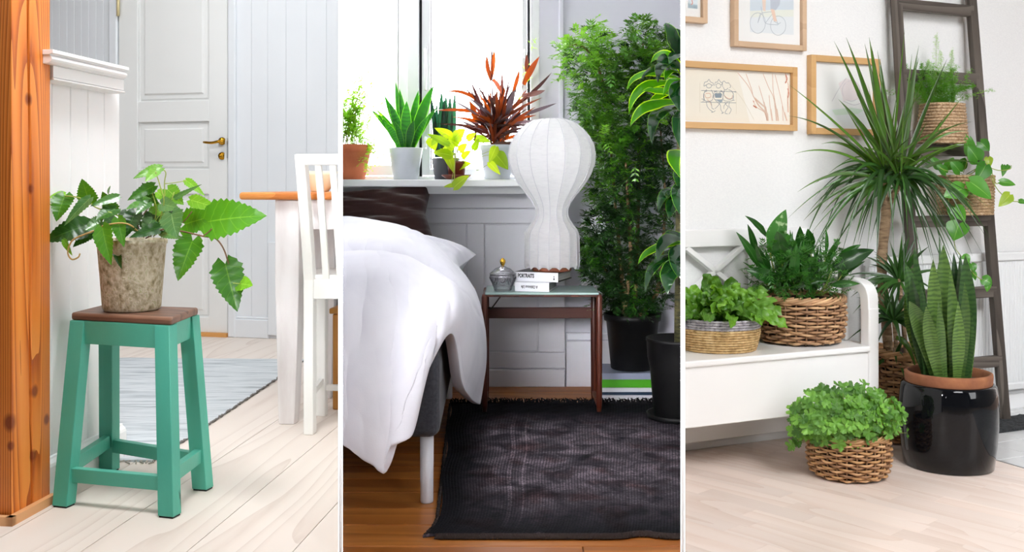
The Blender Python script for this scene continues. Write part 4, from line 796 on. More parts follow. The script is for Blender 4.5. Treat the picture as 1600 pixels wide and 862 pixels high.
trunks = [[(978, 490, 4.36), (972, 440, 4.34), (968, 390, 4.33), (962, 330, 4.33), (955, 240, 4.33), (948, 150, 4.34)], [(990, 492, 4.40), (994, 440, 4.38), (996, 380, 4.37), (998, 300, 4.38), (1000, 180, 4.4), (1005, 60, 4.4)],
    [(1000, 492, 4.38), (1025, 460, 4.36), (1032, 420, 4.35), (1038, 350, 4.36), (1038, 280, 4.38), (1030, 180, 4.4)], [(984, 490, 4.42), (960, 440, 4.42), (945, 420, 4.4), (930, 405, 4.36)], [(975, 490, 4.34), (985, 400, 4.3), (980, 300, 4.28), (975, 200, 4.3)], [(948, 150, 4.34), (930, 95, 4.3), (905, 70, 4.27), (885, 75, 4.25)]]
for k_, tk in enumerate(trunks):
    pts = cr([P(*q) for q in tk], 26); mb = MB(); mb.tube(pts, [.011 - .008 * i / 25 - (.004 if k_ in (3, 5) else 0) * (1 - i / 25) for i in range(26)], 8); mb.build('stem', bark, tr_)
al = [leafmat('tree_leaf_shaded', '143610', '2c5a1b', .3, .25, vary=.1), leafmat('tree_leaf_mid', '2f6018', '55912b', .3, .32, vary=.1), leafmat('tree_leaf_lit', '5b9a30', '8fc452', .3, .42, vary=.1)]  # window light put into leaf colour: brighter left and top, deeper low and right
def sprig(mb, o, d, L_, n, lw, ll, rr=R, droop=.3, up=Vector((0, 0, 1))):
    # one compound leaf: a stalk and n pairs of narrow leaflets
    d = d.normalized(); sd = d.cross(up); sd = sd.normalized() if sd.length > .01 else Vector((1, 0, 0)); nn = sd.cross(d).normalized()
    tip = o + d * L_ - Vector((0, 0, L_ * droop)); vs = []; fs = []
    for i in range(n):
        t = (i + .6) / n; p_ = o.lerp(tip, t) + Vector((0, 0, L_ * droop * .3 * math.sin(t * 3.1)))
        for s_ in ((1, -1) if i < n - 1 else (1, -1, 0)):
            dd = (d * (.75 if s_ else 1) + sd * s_ * .8 + nn * rr.uniform(-.35, .35)).normalized(); l = ll * (1.05 - .45 * t) * rr.uniform(.75, 1.25); wv = dd.cross(nn); wv = wv.normalized() if wv.length > .01 else sd
            a = len(vs); vs += [p_, p_ + dd * l * .45 + wv * lw, p_ + dd * l - nn * l * .15, p_ + dd * l * .45 - wv * lw]; fs.append((a, a + 1, a + 2, a + 3))
    mb.add(vs, fs, True); mb.tube([o, o.lerp(tip, .6) + Vector((0, 0, L_ * droop * .3)), tip], [.0012, .0009, .0004], 3, False)
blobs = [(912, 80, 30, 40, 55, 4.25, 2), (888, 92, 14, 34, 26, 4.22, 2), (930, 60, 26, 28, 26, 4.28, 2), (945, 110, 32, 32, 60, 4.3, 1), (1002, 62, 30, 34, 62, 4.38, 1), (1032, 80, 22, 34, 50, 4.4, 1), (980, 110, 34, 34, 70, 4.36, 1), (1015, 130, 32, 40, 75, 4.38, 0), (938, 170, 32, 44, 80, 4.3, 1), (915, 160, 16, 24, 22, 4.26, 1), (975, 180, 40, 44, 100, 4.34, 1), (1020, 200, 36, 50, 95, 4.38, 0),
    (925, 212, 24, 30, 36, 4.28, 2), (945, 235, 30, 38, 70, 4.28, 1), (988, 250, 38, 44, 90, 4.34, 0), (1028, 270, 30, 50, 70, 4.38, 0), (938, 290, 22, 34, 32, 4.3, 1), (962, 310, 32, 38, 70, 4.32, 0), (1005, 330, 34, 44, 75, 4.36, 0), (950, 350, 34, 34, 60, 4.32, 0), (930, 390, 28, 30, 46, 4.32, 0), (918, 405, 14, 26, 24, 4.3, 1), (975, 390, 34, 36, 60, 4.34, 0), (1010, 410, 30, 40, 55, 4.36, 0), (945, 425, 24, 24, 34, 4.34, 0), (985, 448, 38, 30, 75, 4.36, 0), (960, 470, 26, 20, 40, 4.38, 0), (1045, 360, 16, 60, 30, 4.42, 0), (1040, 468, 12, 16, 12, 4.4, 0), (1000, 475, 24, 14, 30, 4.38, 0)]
fol = [MB(), MB(), MB()]
for (bx_, by_, rx_, ry_, cnt, D0, tone) in blobs:
    for _ in range(int(cnt * 2.1)):
        a, rr_ = R.uniform(0, 6.283), math.sqrt(R.random()); X_, Y_ = bx_ + math.cos(a) * rr_ * rx_, by_ + math.sin(a) * rr_ * ry_; D = D0 + R.uniform(-.17, .14) * math.sqrt(max(.05, 1 - rr_ * rr_ * .8)); D = max(D, 4.43) if X_ < 940 and 180 < Y_ < 310 else D
        o = P(X_, Y_, D); dirv = Vector((R.gauss(0, .8) + (X_ - bx_) / rx_ * .4, R.gauss(-.2, .7), R.gauss(.15, .6)))
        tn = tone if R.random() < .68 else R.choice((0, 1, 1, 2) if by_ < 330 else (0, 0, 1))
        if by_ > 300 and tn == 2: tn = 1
        sprig(fol[tn], o, dirv, R.uniform(.035, .065), R.randint(3, 5), R.uniform(.0034, .005), R.uniform(.024, .038))
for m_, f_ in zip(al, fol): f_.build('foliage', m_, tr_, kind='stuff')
# ---------------- dracaena at the right edge
dcx = Vector(((1060 - CX) / F * 3.92, 3.92, Z2 + .0105)); dr = thing('potted_dracaena', dcx, 'glossy dark dracaena with lime leaf margins in a big black pot on the rug', 'potted plant')
rD = 52 / F * 3.9
mb = MB(); mb.lathe(dcx, [(0, 0), (.1, 0), (.118, .006), (.122, .022), (.117, .022), (.105, .009), (0, .009)], 40); mb.build('saucer', bpm, dr)
mb = MB(); mb.lathe(dcx, [(0, .01), (.092, .01), (.094, .014), (.108, .19), (.118, .235), (.121, .295), (.124, .298), (.124, .308), (.117, .308), (.11, .27), (0, .27)], 44); mb.build('pot', bpm, dr)
mb = MB(); mb.tube([Vector((dcx.x, dcx.y, Z2 + .27)), P(1061, 440, 3.9), P(1062, 300, 3.88), P(1065, 100, 3.86)], [.017, .016, .015, .012], 12); mb.build('stem', nmat('green_brown_cane', [(.4, '3c3a22'), (.6, '5a5530')], 30, (1, 1, 4), .7, .6, 50), dr)
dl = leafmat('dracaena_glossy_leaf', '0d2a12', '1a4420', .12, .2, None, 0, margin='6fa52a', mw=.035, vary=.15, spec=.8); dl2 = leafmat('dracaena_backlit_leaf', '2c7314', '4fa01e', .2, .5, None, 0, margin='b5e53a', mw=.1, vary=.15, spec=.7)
strapw = lambda W: (lambda t: W / 2 * (.35 + .65 * min(1, t / .35)) * max(.02, (1 - max(0, (t - .45) / .55) ** 1.7)))
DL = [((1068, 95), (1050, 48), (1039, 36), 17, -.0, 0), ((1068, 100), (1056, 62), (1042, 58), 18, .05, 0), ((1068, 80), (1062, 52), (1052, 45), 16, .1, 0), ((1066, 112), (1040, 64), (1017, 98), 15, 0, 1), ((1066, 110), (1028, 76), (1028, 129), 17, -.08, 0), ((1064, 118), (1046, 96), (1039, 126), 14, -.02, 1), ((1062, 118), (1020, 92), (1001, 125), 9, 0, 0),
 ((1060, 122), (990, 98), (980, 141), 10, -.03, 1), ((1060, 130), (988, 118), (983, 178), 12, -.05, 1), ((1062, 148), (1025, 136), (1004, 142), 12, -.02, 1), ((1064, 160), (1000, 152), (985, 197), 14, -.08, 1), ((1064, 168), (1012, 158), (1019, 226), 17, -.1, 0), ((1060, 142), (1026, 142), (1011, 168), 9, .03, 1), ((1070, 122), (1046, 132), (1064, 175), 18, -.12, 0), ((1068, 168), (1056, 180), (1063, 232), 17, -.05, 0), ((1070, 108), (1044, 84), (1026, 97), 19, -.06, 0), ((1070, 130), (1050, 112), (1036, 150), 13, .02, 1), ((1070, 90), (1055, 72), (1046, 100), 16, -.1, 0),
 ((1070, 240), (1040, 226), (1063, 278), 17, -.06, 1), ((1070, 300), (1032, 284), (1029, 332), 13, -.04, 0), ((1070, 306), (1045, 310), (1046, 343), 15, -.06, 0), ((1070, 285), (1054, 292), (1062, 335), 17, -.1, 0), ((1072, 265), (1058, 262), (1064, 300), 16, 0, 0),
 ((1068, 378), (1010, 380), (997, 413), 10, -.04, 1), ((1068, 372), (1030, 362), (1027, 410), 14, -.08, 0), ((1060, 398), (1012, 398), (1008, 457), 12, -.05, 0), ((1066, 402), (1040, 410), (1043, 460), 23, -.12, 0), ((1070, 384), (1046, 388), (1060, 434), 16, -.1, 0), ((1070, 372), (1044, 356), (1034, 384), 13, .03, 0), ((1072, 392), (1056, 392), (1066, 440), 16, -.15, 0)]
for (b0, c0_, t0_, wd, dd, mk) in DL:
    D = 3.80 + dd; path = bez(P(b0[0], b0[1], 3.86), P(c0_[0], c0_[1], D - .03), P(t0_[0], t0_[1], D - .06 + R.uniform(-.03, .03)), 18); Wm = wd / F * D
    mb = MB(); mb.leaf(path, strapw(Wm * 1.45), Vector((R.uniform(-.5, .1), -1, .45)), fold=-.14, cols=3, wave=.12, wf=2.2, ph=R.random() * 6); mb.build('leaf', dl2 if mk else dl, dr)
# ---------------- plants on the window sill
SD_ = 4.48
def lathe_pot(nm, c, prof, m, parent, n=36, **k): mb = MB(); mb.lathe(c, prof, n); return mb.build(nm, m, parent, **k)
def pxl(x, D): return (x - CX) / F * D
soilm = bpy.data.materials['potting_soil']
terra = nmat('terracotta', [(.3, 'b5613c'), (.6, 'c9734b'), (.8, 'd28460')], 8, rough=.8, bump=.1, bscale=80)
def pot(c, rt, rb, h, m, parent, rim=0, rimh=.02, label=None):
    pr_ = [(0, 0), (rb - .003, 0), (rb, .003)] + ([(rt - rim - .001, h - rimh), (rt, h - rimh + .001), (rt, h - .002)] if rim else [(rt, h - .003)]) + [(rt - .002, h), (rt - .007, h), (rt - .009, h - .025), (0, h - .025)]
    o = lathe_pot('pot', c, pr_, m, parent); lathe_pot('soil', c, [(rt - .0085, h - .022), (rt * .5, h - .014), (0, h - .012)], soilm, parent)
    if label: o['label'] = label
    return o
k_ = SD_ / F
c = Vector((pxl(541, SD_), SD_, SILZ)); f1_ = thing('potted_fern', c, 'pale green ferny plant in a terracotta pot at the left end of the window sill', 'potted plant', None)
pot(c, 40 * k_, 29 * k_, 54 * k_, terra, f1_, rim=.006, rimh=.036)
fm = leafmat('pale_fern_leaf', '98c44a', 'c2e878', .5, .65, vary=.1); fm2 = leafmat('dark_fern_leaf', '6a9e2e', '8fc24c', .5, .6, vary=.1); fa, fb = MB(), MB(); st_ = MB()
for k in range(44):
    a = R.uniform(-.2, 6.4); up = R.uniform(.35, 1); reach = R.uniform(.03, .11) if k > 8 else R.uniform(.0, .05); hh = R.uniform(.2, .42) * up
    o = c + Vector((R.uniform(-.05, .05), R.uniform(-.04, .04), 50 * k_)); tip = o + Vector((math.cos(a) * reach + .02, math.sin(a) * reach * .6 - .02, hh)); mid = (o + tip) / 2 + Vector((0, 0, hh * .2)); pa = bez(o, mid, tip, 8); st_.tube(pa, [.0016] * 7 + [.0006], 4)
    for i in range(2, 8):
        for s_ in range(2): sprig(fa if R.random() < .65 else fb, pa[i], Vector((R.gauss(0, 1), R.gauss(0, .6), R.gauss(.3, .5))), R.uniform(.025, .055), R.randint(4, 6), .0026, .016, droop=.35)
for (ty, tx, l) in ((236, 590, .1), (228, 597, .1), (160, 596, .1), (247, 572, .07), (245, 566, .06), (215, 592, .09)):
    o = P(562, 215, SD_ - .03); tip = P(tx, ty + 8, SD_ - .06); pa = bez(o, (o + tip) / 2 + Vector((0, 0, .03)), tip, 7); st_.tube(pa, .001, 4)
    for i in range(1, 7):
        for s_ in range(3): sprig(fa, pa[i], Vector((R.gauss(.2, .6), R.gauss(0, .5), R.gauss(-.4, .5))), R.uniform(.025, .045), 4, .0024, .015, droop=.5)
fa.build('foliage', fm, f1_, kind='stuff'); fb.build('foliage', fm2, f1_, kind='stuff'); st_.build('stems', stemg, f1_, kind='stuff')
# snake plant in the pale pot
greypot = nmat('pale_grey_ceramic', [(.4, 'c3c8d2'), (.6, 'ccd1da')], 10, rough=.45)
c = Vector((pxl(634, SD_ - .02), SD_ - .02, SILZ)); sp1 = thing('potted_snake_plant', c, 'spiky green snake plant in a pale grey pot on the window sill', 'potted plant')
pot(c, 26.5 * k_, 19 * k_, 49 * k_, greypot, sp1)
snk = leafmat('snake_leaf_green', '12511a', '2d8a24', .3, .3, None, 0, margin='6fc23a', mw=.06, bands='1a5a20', bfreq=70, vary=.12)
SW = lambda W: (lambda t: W / 2 * (.62 + .38 * min(1, t / .4)) * max(.015, 1 - max(0, (t - .5) / .5) ** 1.8))
for (b0, t0_, wd, dd) in (((627, 228), (600, 148), 11, .0), ((631, 228), (617, 126), 10, .03), ((634, 228), (624, 138), 11, .02), ((635, 230), (635.5, 158), 18, -.05), ((640, 228), (654, 141), 12, .02), ((643, 230), (678, 133), 17, -.02), ((646, 230), (682, 168), 9, .03), ((645, 230), (671, 180), 11, -.03), ((626, 228), (579, 171), 10, -.02), ((628, 230), (587, 170), 9, .02), ((624, 230), (600, 190), 12, -.05), ((630, 230), (607, 158), 14, -.01), ((638, 230), (647, 188), 14, -.06), ((629, 230), (617, 190), 10, -.06), ((641, 229), (656, 146), 9, .04), ((632, 229), (622, 165), 9, .04)):
    D = SD_ - .02 + dd; pb_, pt_ = P(b0[0], b0[1], SD_ - .02 + dd * .4), P(t0_[0], t0_[1], D + dd * .3); mb = MB(); md = pb_.lerp(pt_, .5) + Vector((-(pt_.x - pb_.x) * .12, 0, .012)); mb.leaf(bez(pb_, md, pt_, 14), SW(wd / F * D), Vector((R.uniform(-.3, .3), -1, .15)), fold=.25, cols=2); mb.build('leaf', snk, sp1)
# dark snake plant in charcoal pot
c = Vector((pxl(697, 4.545), 4.545, SILZ)); sp2 = thing('potted_snake_plant', c, 'dark upright snake plant tied with a band in a small charcoal pot by the window', 'potted plant')
pot(c, 23 * k_, 18 * k_, 34 * k_, mat('charcoal_ceramic', '3b3e47', .5), sp2)
snd = leafmat('snake_leaf_dark', '0e2e22', '1f4a34', .3, .2, vary=.1)
for (b0, t0_, wd) in (((688, 246), (690, 140), 11), ((695, 246), (697, 146), 11), ((700, 246), (703, 148), 11), ((706, 246), (711, 144), 9), ((684, 246), (674, 152), 8), ((682, 246), (683, 160), 9), ((691, 246), (694, 152), 10)):
    pb_, pt_ = P(*b0, 4.545), P(*t0_, 4.55); mb = MB(); mb.leaf(bez(pb_, pb_.lerp(pt_, .5) + Vector((R.uniform(-.006, .006), 0, 0)), pt_, 12), SW(wd / F * 4.54), Vector((R.uniform(-.5, .5), -1, .1)), fold=.25); mb.build('leaf', snd, sp2)
mb = MB(); bc = P(693, 172, 4.545); mb.tube([bc + Vector((math.cos(a) * .036, math.sin(a) * .02, 0)) for a in [6.283 * i / 16 for i in range(16)]], .002, 5, closed=True); mb.build('tie_band', mat('white_band', 'e8e8e8', .5), sp2, label='white tie band')
# golden pothos on saucer
c = Vector((pxl(713.5, 4.42), 4.42, SILZ)); po = thing('potted_pothos', c, 'yellow-green trailing pothos in a small brown pot with saucer on the window sill', 'potted plant')
brn = mat('brown_glazed_clay', '6b2f1f', .3); kk = 4.42 / F
lathe_pot('saucer', c, [(0, 0), (15 * kk, 0), (16 * kk, .002), (23.5 * kk, .016), (23.5 * kk, .02), (22 * kk, .02), (15 * kk, .006), (0, .006)], brn, po)
c2 = c + Vector((0, 0, .0065)); pot(c2, 16 * kk, 12 * kk, 26 * kk, brn, po, rim=.002, rimh=.012)
neon = leafmat('neon_pothos_leaf', '86aa1a', 'b2cc36', .4, .5, 'd6ec70', 0, vary=.08); neon2 = leafmat('pothos_leaf_green', '6f9a1e', '98bd34', .4, .5, 'b7d55a', 0, vary=.08)
heart = lambda W: (lambda t: W / 2 * (min(1, (t + .03) / .22) ** .6) * (1 - max(0, (t - .25) / .75) ** 1.7) + .0003)
PL = [((707, 214), (679, 200), 13, 0), ((711, 216), (727, 202), 17, 0), ((702, 226), (667, 209), 12, 1), ((674, 216), (680, 236), 17, 0), ((706, 243), (676, 238), 17, 0), ((698, 240), (709, 270), 14, 0), ((712, 261), (737, 255), 14, 0), ((709, 293), (733, 274), 18, 0), ((710, 289), (693, 292), 6, 0), ((694, 230), (707, 238), 9, 0), ((730, 218), (744, 208), 11, 0), ((741, 216), (767, 222), 14, 1), ((775, 229), (764, 255), 13, 0), ((774, 240), (794, 265), 22, 1), ((764, 253), (782, 273), 11, 0), ((716, 226), (700, 218), 12, 0), ((718, 236), (730, 224), 12, 0), ((708, 232), (692, 222), 12, 0), ((722, 246), (736, 236), 11, 1), ((704, 250), (690, 246), 10, 1), ((740, 234), (748, 216), 10, 1), ((686, 214), (674, 228), 12, 1), ((714, 222), (714, 204), 14, 1), ((700, 246), (688, 232), 12, 1)]
for (b0, t0_, wd, mk) in PL:
    D = 4.36 + R.uniform(-.03, .05) - (.05 if b0[1] > 262 else 0) + (0 if b0[0] < 740 else -.02); pb_, pt_ = P(*b0, D), P(*t0_, D - .015); nr = Vector((R.uniform(-.3, .3), -1, R.uniform(.2, .7))); mb = MB(); mb.leaf(bez(pb_, (pb_ + pt_) / 2 + nr.normalized() * .008, pt_, 14), heart(wd / F * D * 1.1), nr, fold=.15, cols=2, lobe=.3); mb.build('leaf', neon2 if mk else neon, po)
    if b0[0] < 740: stem([(713 + R.uniform(-6, 6), 254, .06), ((b0[0] + 713) / 2, min(b0[1], 240) - 2, .03), b0], .001, stemg, po, D)
stem([(718, 252, .03), (735, 250), (745, 262), (746, 266), (764, 256)], .0013, stemg, po, 4.37); stem([(720, 250, .03), (745, 246), (764, 242), (775, 240)], .0011, stemg, po, 4.37); stem([(722, 250, .03), (740, 245), (760, 238), (772, 232)], .0011, stemg, po, 4.37); stem([(711, 254, .02), (708, 270), (706, 284), (709, 293)], .0013, stemg, po, 4.33)
# bronze cordyline
c = Vector((pxl(777, 4.49), 4.49, SILZ)); co_ = thing('potted_cordyline', c, 'bronze-red narrow-leaved cordyline in a pale grey pot with rim, on the window sill', 'potted plant')
pot(c, 27.5 * k_, 20 * k_, 54 * k_, greypot, co_, rim=.004, rimh=.024)
red = leafmat('bronze_leaf', '5a2416', '8c3d20', .3, .35, vary=.2, hue=-.005); brz = leafmat('dark_bronze_leaf', '2e1a1c', '55302a', .25, .25, vary=.2, hue=0); grn_ = leafmat('purple_grey_leaf', '4b4046', '77656a', .3, .2, vary=.15, hue=0)
def cl(b0, c0_, t0_, wd, m, dd): D = 4.47 + dd; mb = MB(); mb.leaf(bez(P(*b0, 4.49), P(*c0_, D), P(*t0_, D + dd), 11), SW(wd * .8 / F * D), Vector((R.uniform(-.5, .5), -1, R.uniform(-.2, .5))), fold=.3, cols=1); mb.build('leaf', m, co_)
for q in (((768, 126), (760, 105), (761, 86), 9, red, 0), ((768, 122), (772, 100), (772, 76), 8, red, .01), ((770, 124), (780, 132), (784, 148), 9, red, -.02), ((768, 126), (770, 105), (768, 72), 6, brz, .02), ((779, 170), (784, 140), (785, 108), 5, brz, .03), ((800, 150), (808, 125), (812, 108), 8, red, 0), ((818, 132), (828, 110), (843, 88), 12, red, -.03), ((822, 112), (824, 100), (823, 84), 8, red, .02), ((815, 150), (838, 148), (852, 141), 12, red, -.04), ((812, 160), (840, 140), (862, 113), 7, brz, -.03), ((800, 185), (840, 172), (870, 161), 7, grn_, -.05), ((790, 190), (800, 150), (806, 140), 14, grn_, -.04), ((755, 165), (730, 138), (696, 143), 7, red, -.02), ((750, 178), (725, 168), (682, 173), 7, red, -.03), ((745, 196), (740, 170), (733, 157), 12, red, -.03), ((764, 176), (772, 158), (778, 142), 11, brz, -.02), ((745, 187), (744, 200), (741, 222), 6, brz, -.06), ((760, 205), (735, 196), (718, 188), 5, grn_, -.04), ((770, 210), (745, 205), (728, 196), 6, brz, -.05)): cl(*q)
for k in range(96):
    a = R.gauss(.12, .8); l = R.uniform(30, 92); bx_, by_ = 776 + R.uniform(-12, 12), 226 - R.random() * 30; tx, ty = bx_ + math.sin(a) * l * 1.0, by_ - math.cos(a) * l
    cl((bx_, by_), ((bx_ + tx) / 2 - math.sin(a) * 6, (by_ + ty) / 2 - 5), (tx, ty), R.uniform(4.5, 8), R.choice((red, red, brz, brz, grn_)), R.uniform(-.09, .05))
for a in (-8, -2, 3, 9): stem([(777 + a, 232, .01), (777 + a * 1.8, 195), (777 + a * 3, 160), (776 + a * 3.4, 130)], .0018, mat('bronze_stem', '5a3528', .6) if a == -8 else bpy.data.materials['bronze_stem'], co_, 4.48)
stem([(774, 230, .01), (772, 180), (769, 126)], .0016, bpy.data.materials['bronze_stem'], co_, 4.48); stem([(782, 230, .01), (798, 180), (812, 150), (820, 120)], .0016, bpy.data.materials['bronze_stem'], co_, 4.46); stem([(786, 230, .01), (806, 190), (818, 155)], .0014, bpy.data.materials['bronze_stem'], co_, 4.45)
for (x_, y_) in ((818, 112), (835, 72), (820, 130), (812, 150)):
    mb = MB()
    for s_ in range(5): sprig(mb, P(x_ + R.uniform(-6, 6), y_ + R.uniform(-8, 8), 4.52), Vector((R.gauss(0, 1), 0, 1)), .03, 3, .003, .016)
    mb.build('green_shoot', fm, co_, kind='stuff')
# ================================================================== ROOM 3 : plants on and around a white bench
ROOM[0] = 3; Z3 = ZF[3]
W3 = Plane((.72, 4.26, 0), (.9097, .4153)); w3 = W3.d.copy(); n3 = W3.n.copy()
papw = nmat('white_wallpaper', [(.3, 'ebebeb'), (.7, 'f1f1f0')], 90, (1, 1, 2), .7, .12, 130)
ash = wood('pale_pink_ash_strip', [(0, 'eedfd5'), (.5, 'ebdacf'), (.8, 'e5d1c4'), (.94, 'd6bfb0'), (1, 'e8d5c8')], (.68, -.73, 0), 12, .38, 8, vary=.06, bump=.02, fine=.35, cathedral=1.5)
prism([(SD * 2.05, 2.05), (4.6, 2.05), (4.6, 6.6), (SD * 6.6, 6.6)], Z3 - .2, Z3 - .016).build('floor', mat('parquet_seam', 'b99f8f', .8), kind='structure')
flo3 = ROOMOBJ[3][-1]
TE = Vector((1.935, 4.122, 0))                       # corner line of the tiled area
fd = Vector((.68, -.73, 0)).normalized(); fe = Vector((fd.y * -1, fd.x, 0)); fe = Vector((.73, .68, 0)).normalized()
SWD = .088; rnd = random.Random(3)
def tile_side(q): return (q - TE).dot(w3)            # > 0 : on the tiled side
for i in range(-26, 26):
    t = -3.2 + rnd.random() * .6
    while t < 3.0:
        L_ = rnd.choice((.42, .5, .58, .66, .38)); a0, a1 = i * SWD + .0002, (i + 1) * SWD - .0002; t0, t1 = t + .0002, t + L_ - .0002; t += L_
        O = Vector((1.2, 3.6, 0)); cs = [O + fe * a0 + fd * t0, O + fe * a1 + fd * t0, O + fe * a1 + fd * t1, O + fe * a0 + fd * t1]
        ctr_ = sum(cs, Vector()) / 4
        if ctr_.y < 2.15 or ctr_.x > 3.5 or ctr_.x / ctr_.y < SD - .2 or (ctr_ - W3.p0).dot(n3) < -.25 or min(tile_side(q) for q in cs) > .0: continue
        if ctr_.x > 3.4: continue
        mb = MB(); z0, z1 = Vector((0, 0, Z3 - .016)), Vector((0, 0, Z3))
        if max(tile_side(q) for q in cs) > 0:        # trimmed along the tile edge
            bm = bmesh.new(); vv = [bm.verts.new(q + z0) for q in cs] + [bm.verts.new(q + z1) for q in cs]
            for f in [(0, 1, 2, 3), (4, 7, 6, 5), (0, 4, 5, 1), (1, 5, 6, 2), (2, 6, 7, 3), (3, 7, 4, 0)]: bm.faces.new([vv[k] for k in f])
            rr_ = bmesh.ops.bisect_plane(bm, geom=bm.verts[:] + bm.edges[:] + bm.faces[:], plane_co=TE, plane_no=w3, clear_outer=True)
            bmesh.ops.holes_fill(bm, edges=[e for e in bm.edges if e.is_boundary]); bm.normal_update(); bm.verts.index_update()
            if len(bm.verts) < 6: bm.free(); continue
            mb.add([v_.co.copy() for v_ in bm.verts], [[v_.index for v_ in f.verts] for f in bm.faces]); bm.free()
        else: mb.hexa([q + z0 for q in cs] + [q + z1 for q in cs])
        mb.build('parquet_strip', ash, flo3)
# tiles in front of the radiator
tilem = nmat('white_floor_tile', [(.4, 'dedfe0'), (.6, 'e6e7e8')], 4, rough=.2, vary=.02)
TS = .2
for i in range(0, 8):
    for j in range(-6, 13):
        q = TE + w3 * (i * TS + .004) + n3 * (j * TS + .02); 
        if (q + w3 * TS / 2 + n3 * TS / 2 - W3.p0).dot(n3) < -.05 or (q - TE).dot(w3) > 1.3: continue
        cs = [q, q + w3 * (TS - .004), q + w3 * (TS - .004) + n3 * (TS - .004), q + n3 * (TS - .004)]; cs = cs if (cs[1] - cs[0]).cross(cs[3] - cs[0]).z > 0 else cs[::-1]
        mb = MB(); mb.hexa([x + Vector((0, 0, -.016)) for x in cs] + [x + Vector((0, 0, .0)) for x in cs]); mb.build('tile', tilem, flo3, bevel=.0015, seg=1)
mb = MB(); mb.bar(TE - n3 * .9 + Vector((0, 0, -.004)), TE + n3 * 2.4 + Vector((0, 0, -.004)), .006, .012, w3); mb.build('edge_strip', mat('aluminium', 'a9abad', .35, .5, 1), flo3)
mb = MB(); W3.box(mb, -.6, 3.6, Z3 - .1, 3.3, -.12, 0); wr_ = mb.build('wall_right', papw, kind='structure')
mb = MB(); W3.box(mb, -.2, 3.5, Z3, .075, 0, .014, .004); W3.box(mb, -.2, 3.5, .075, .09, 0, .009, .004); mb.build('baseboard_right', white_paint, kind='structure')
# ---------------- bench
bw_ = nmat('white_lacquer_bench', [(0, 'efeeed'), (1, 'f6f6f5')], 3, rough=.28)
BO = W3.p0 + n3 * .42; BP = Plane(BO, (w3.x, w3.y))            # front plane of the bench
zS = .456; sB = lambda x, y=560: BP.sz(x, y)[0]
sE = sB(1372, 560); s0 = sB(1040)
bn = thing('bench', BP.pt(sB(1220), Z3), 'white lacquered storage bench with curved arm under the framed pictures', 'bench')
def bbx(nm, a0, a1, z0, z1, d0, d1, bev=.003, m=bw_): mb = MB(); BP.box(mb, a0, a1, z0, z1, d0, d1); return mb.build(nm, m, bn, bevel=bev)
pw = .052
bbx('seat', s0, sE - .05, zS - .024, zS, -.38, .012, .006); bbx('seat_side', sE - .052, sE - .006, zS - .024, zS - .001, -.36, -.04)
zB = .208; bbx('front_panel', s0, sE - pw, zB, zS - .025, -.014, 0); bbx('back_panel', s0, sE - .03, zB, zS - .025, -.38, -.365); bbx('base_panel', s0, sE - .03, zB, zB + .012, -.36, -.015)
bbx('side_panel', sE - .035, sE - .015, zB, zS - .026, -.355, -.045)
bbx('leg', sE - pw, sE, Z3, zS + .15, -.045, .006, .006); bbx('leg', sE - pw, sE, Z3, zS + .36, -.41, -.365, .006)
rp = BP.pt(sE - .026, zS + .36, -.388); mb = MB(); mb.lathe(rp, [(.012, 0), (.012, .012), (.02, .02), (.026, .036), (.024, .052), (.012, .062), (0, .064)], 20); mb.build('finial', bw_, bn)
# arm: rises from the front leg and bends back to the rear post
ap = [BP.pt(sE - .026, z, d) for z, d in ((zS + .145, -.02), (zS + .19, -.022), (zS + .222, -.035), (zS + .238, -.07), (zS + .243, -.13), (zS + .245, -.25), (zS + .246, -.37))]
ap = cr(ap, 24); mb = MB(); rows = []
for i, q in enumerate(ap):
    t = (ap[min(i + 1, 23)] - ap[max(i - 1, 0)]).normalized(); u_ = w3.cross(t).normalized(); hw_ = .027; hh = .022
    rows.append([q - w3 * hw_ - u_ * hh, q + w3 * hw_ - u_ * hh, q + w3 * hw_ + u_ * hh, q - w3 * hw_ + u_ * hh, q - w3 * hw_ - u_ * hh])
mb.grid(rows, False, False); mb.add([rows[0][k] for k in range(4)], [(0, 1, 2, 3)]); mb.build('arm', bw_, bn, bevel=.004)
for d_ in (-.16, -.27): bbx('arm_spindle', sE - .036, sE - .016, zS, zS + .235, d_ - .012, d_ + .012, .003)
zq = lambda y, x=1120: BP.sz(x, y, -.385)[1]; aq = lambda x, y=380: BP.sz(x, y, -.385)[0]
bbx('back_rail', s0, sE - .03, zq(385), zq(358), -.4, -.375, .004); bbx('back_rail', s0, sE - .03, zS + .06, zS + .1, -.4, -.375, .004)
for xa, xb in ((1072, 1160), (1160, 1072)):
    mb = MB(); mb.bar(BP.pt(aq(xa), zq(386), -.388), BP.pt(aq(xb), zq(386) - .20, -.388), .032, .02, None); mb.build('cross_brace', bw_, bn, bevel=.002)
bbx('back_stile', aq(1172), aq(1184), zS + .1, zq(385), -.4, -.375)
bbx('plinth', s0, sE - .06, Z3 + .045, Z3 + .14, -.378, -.36)
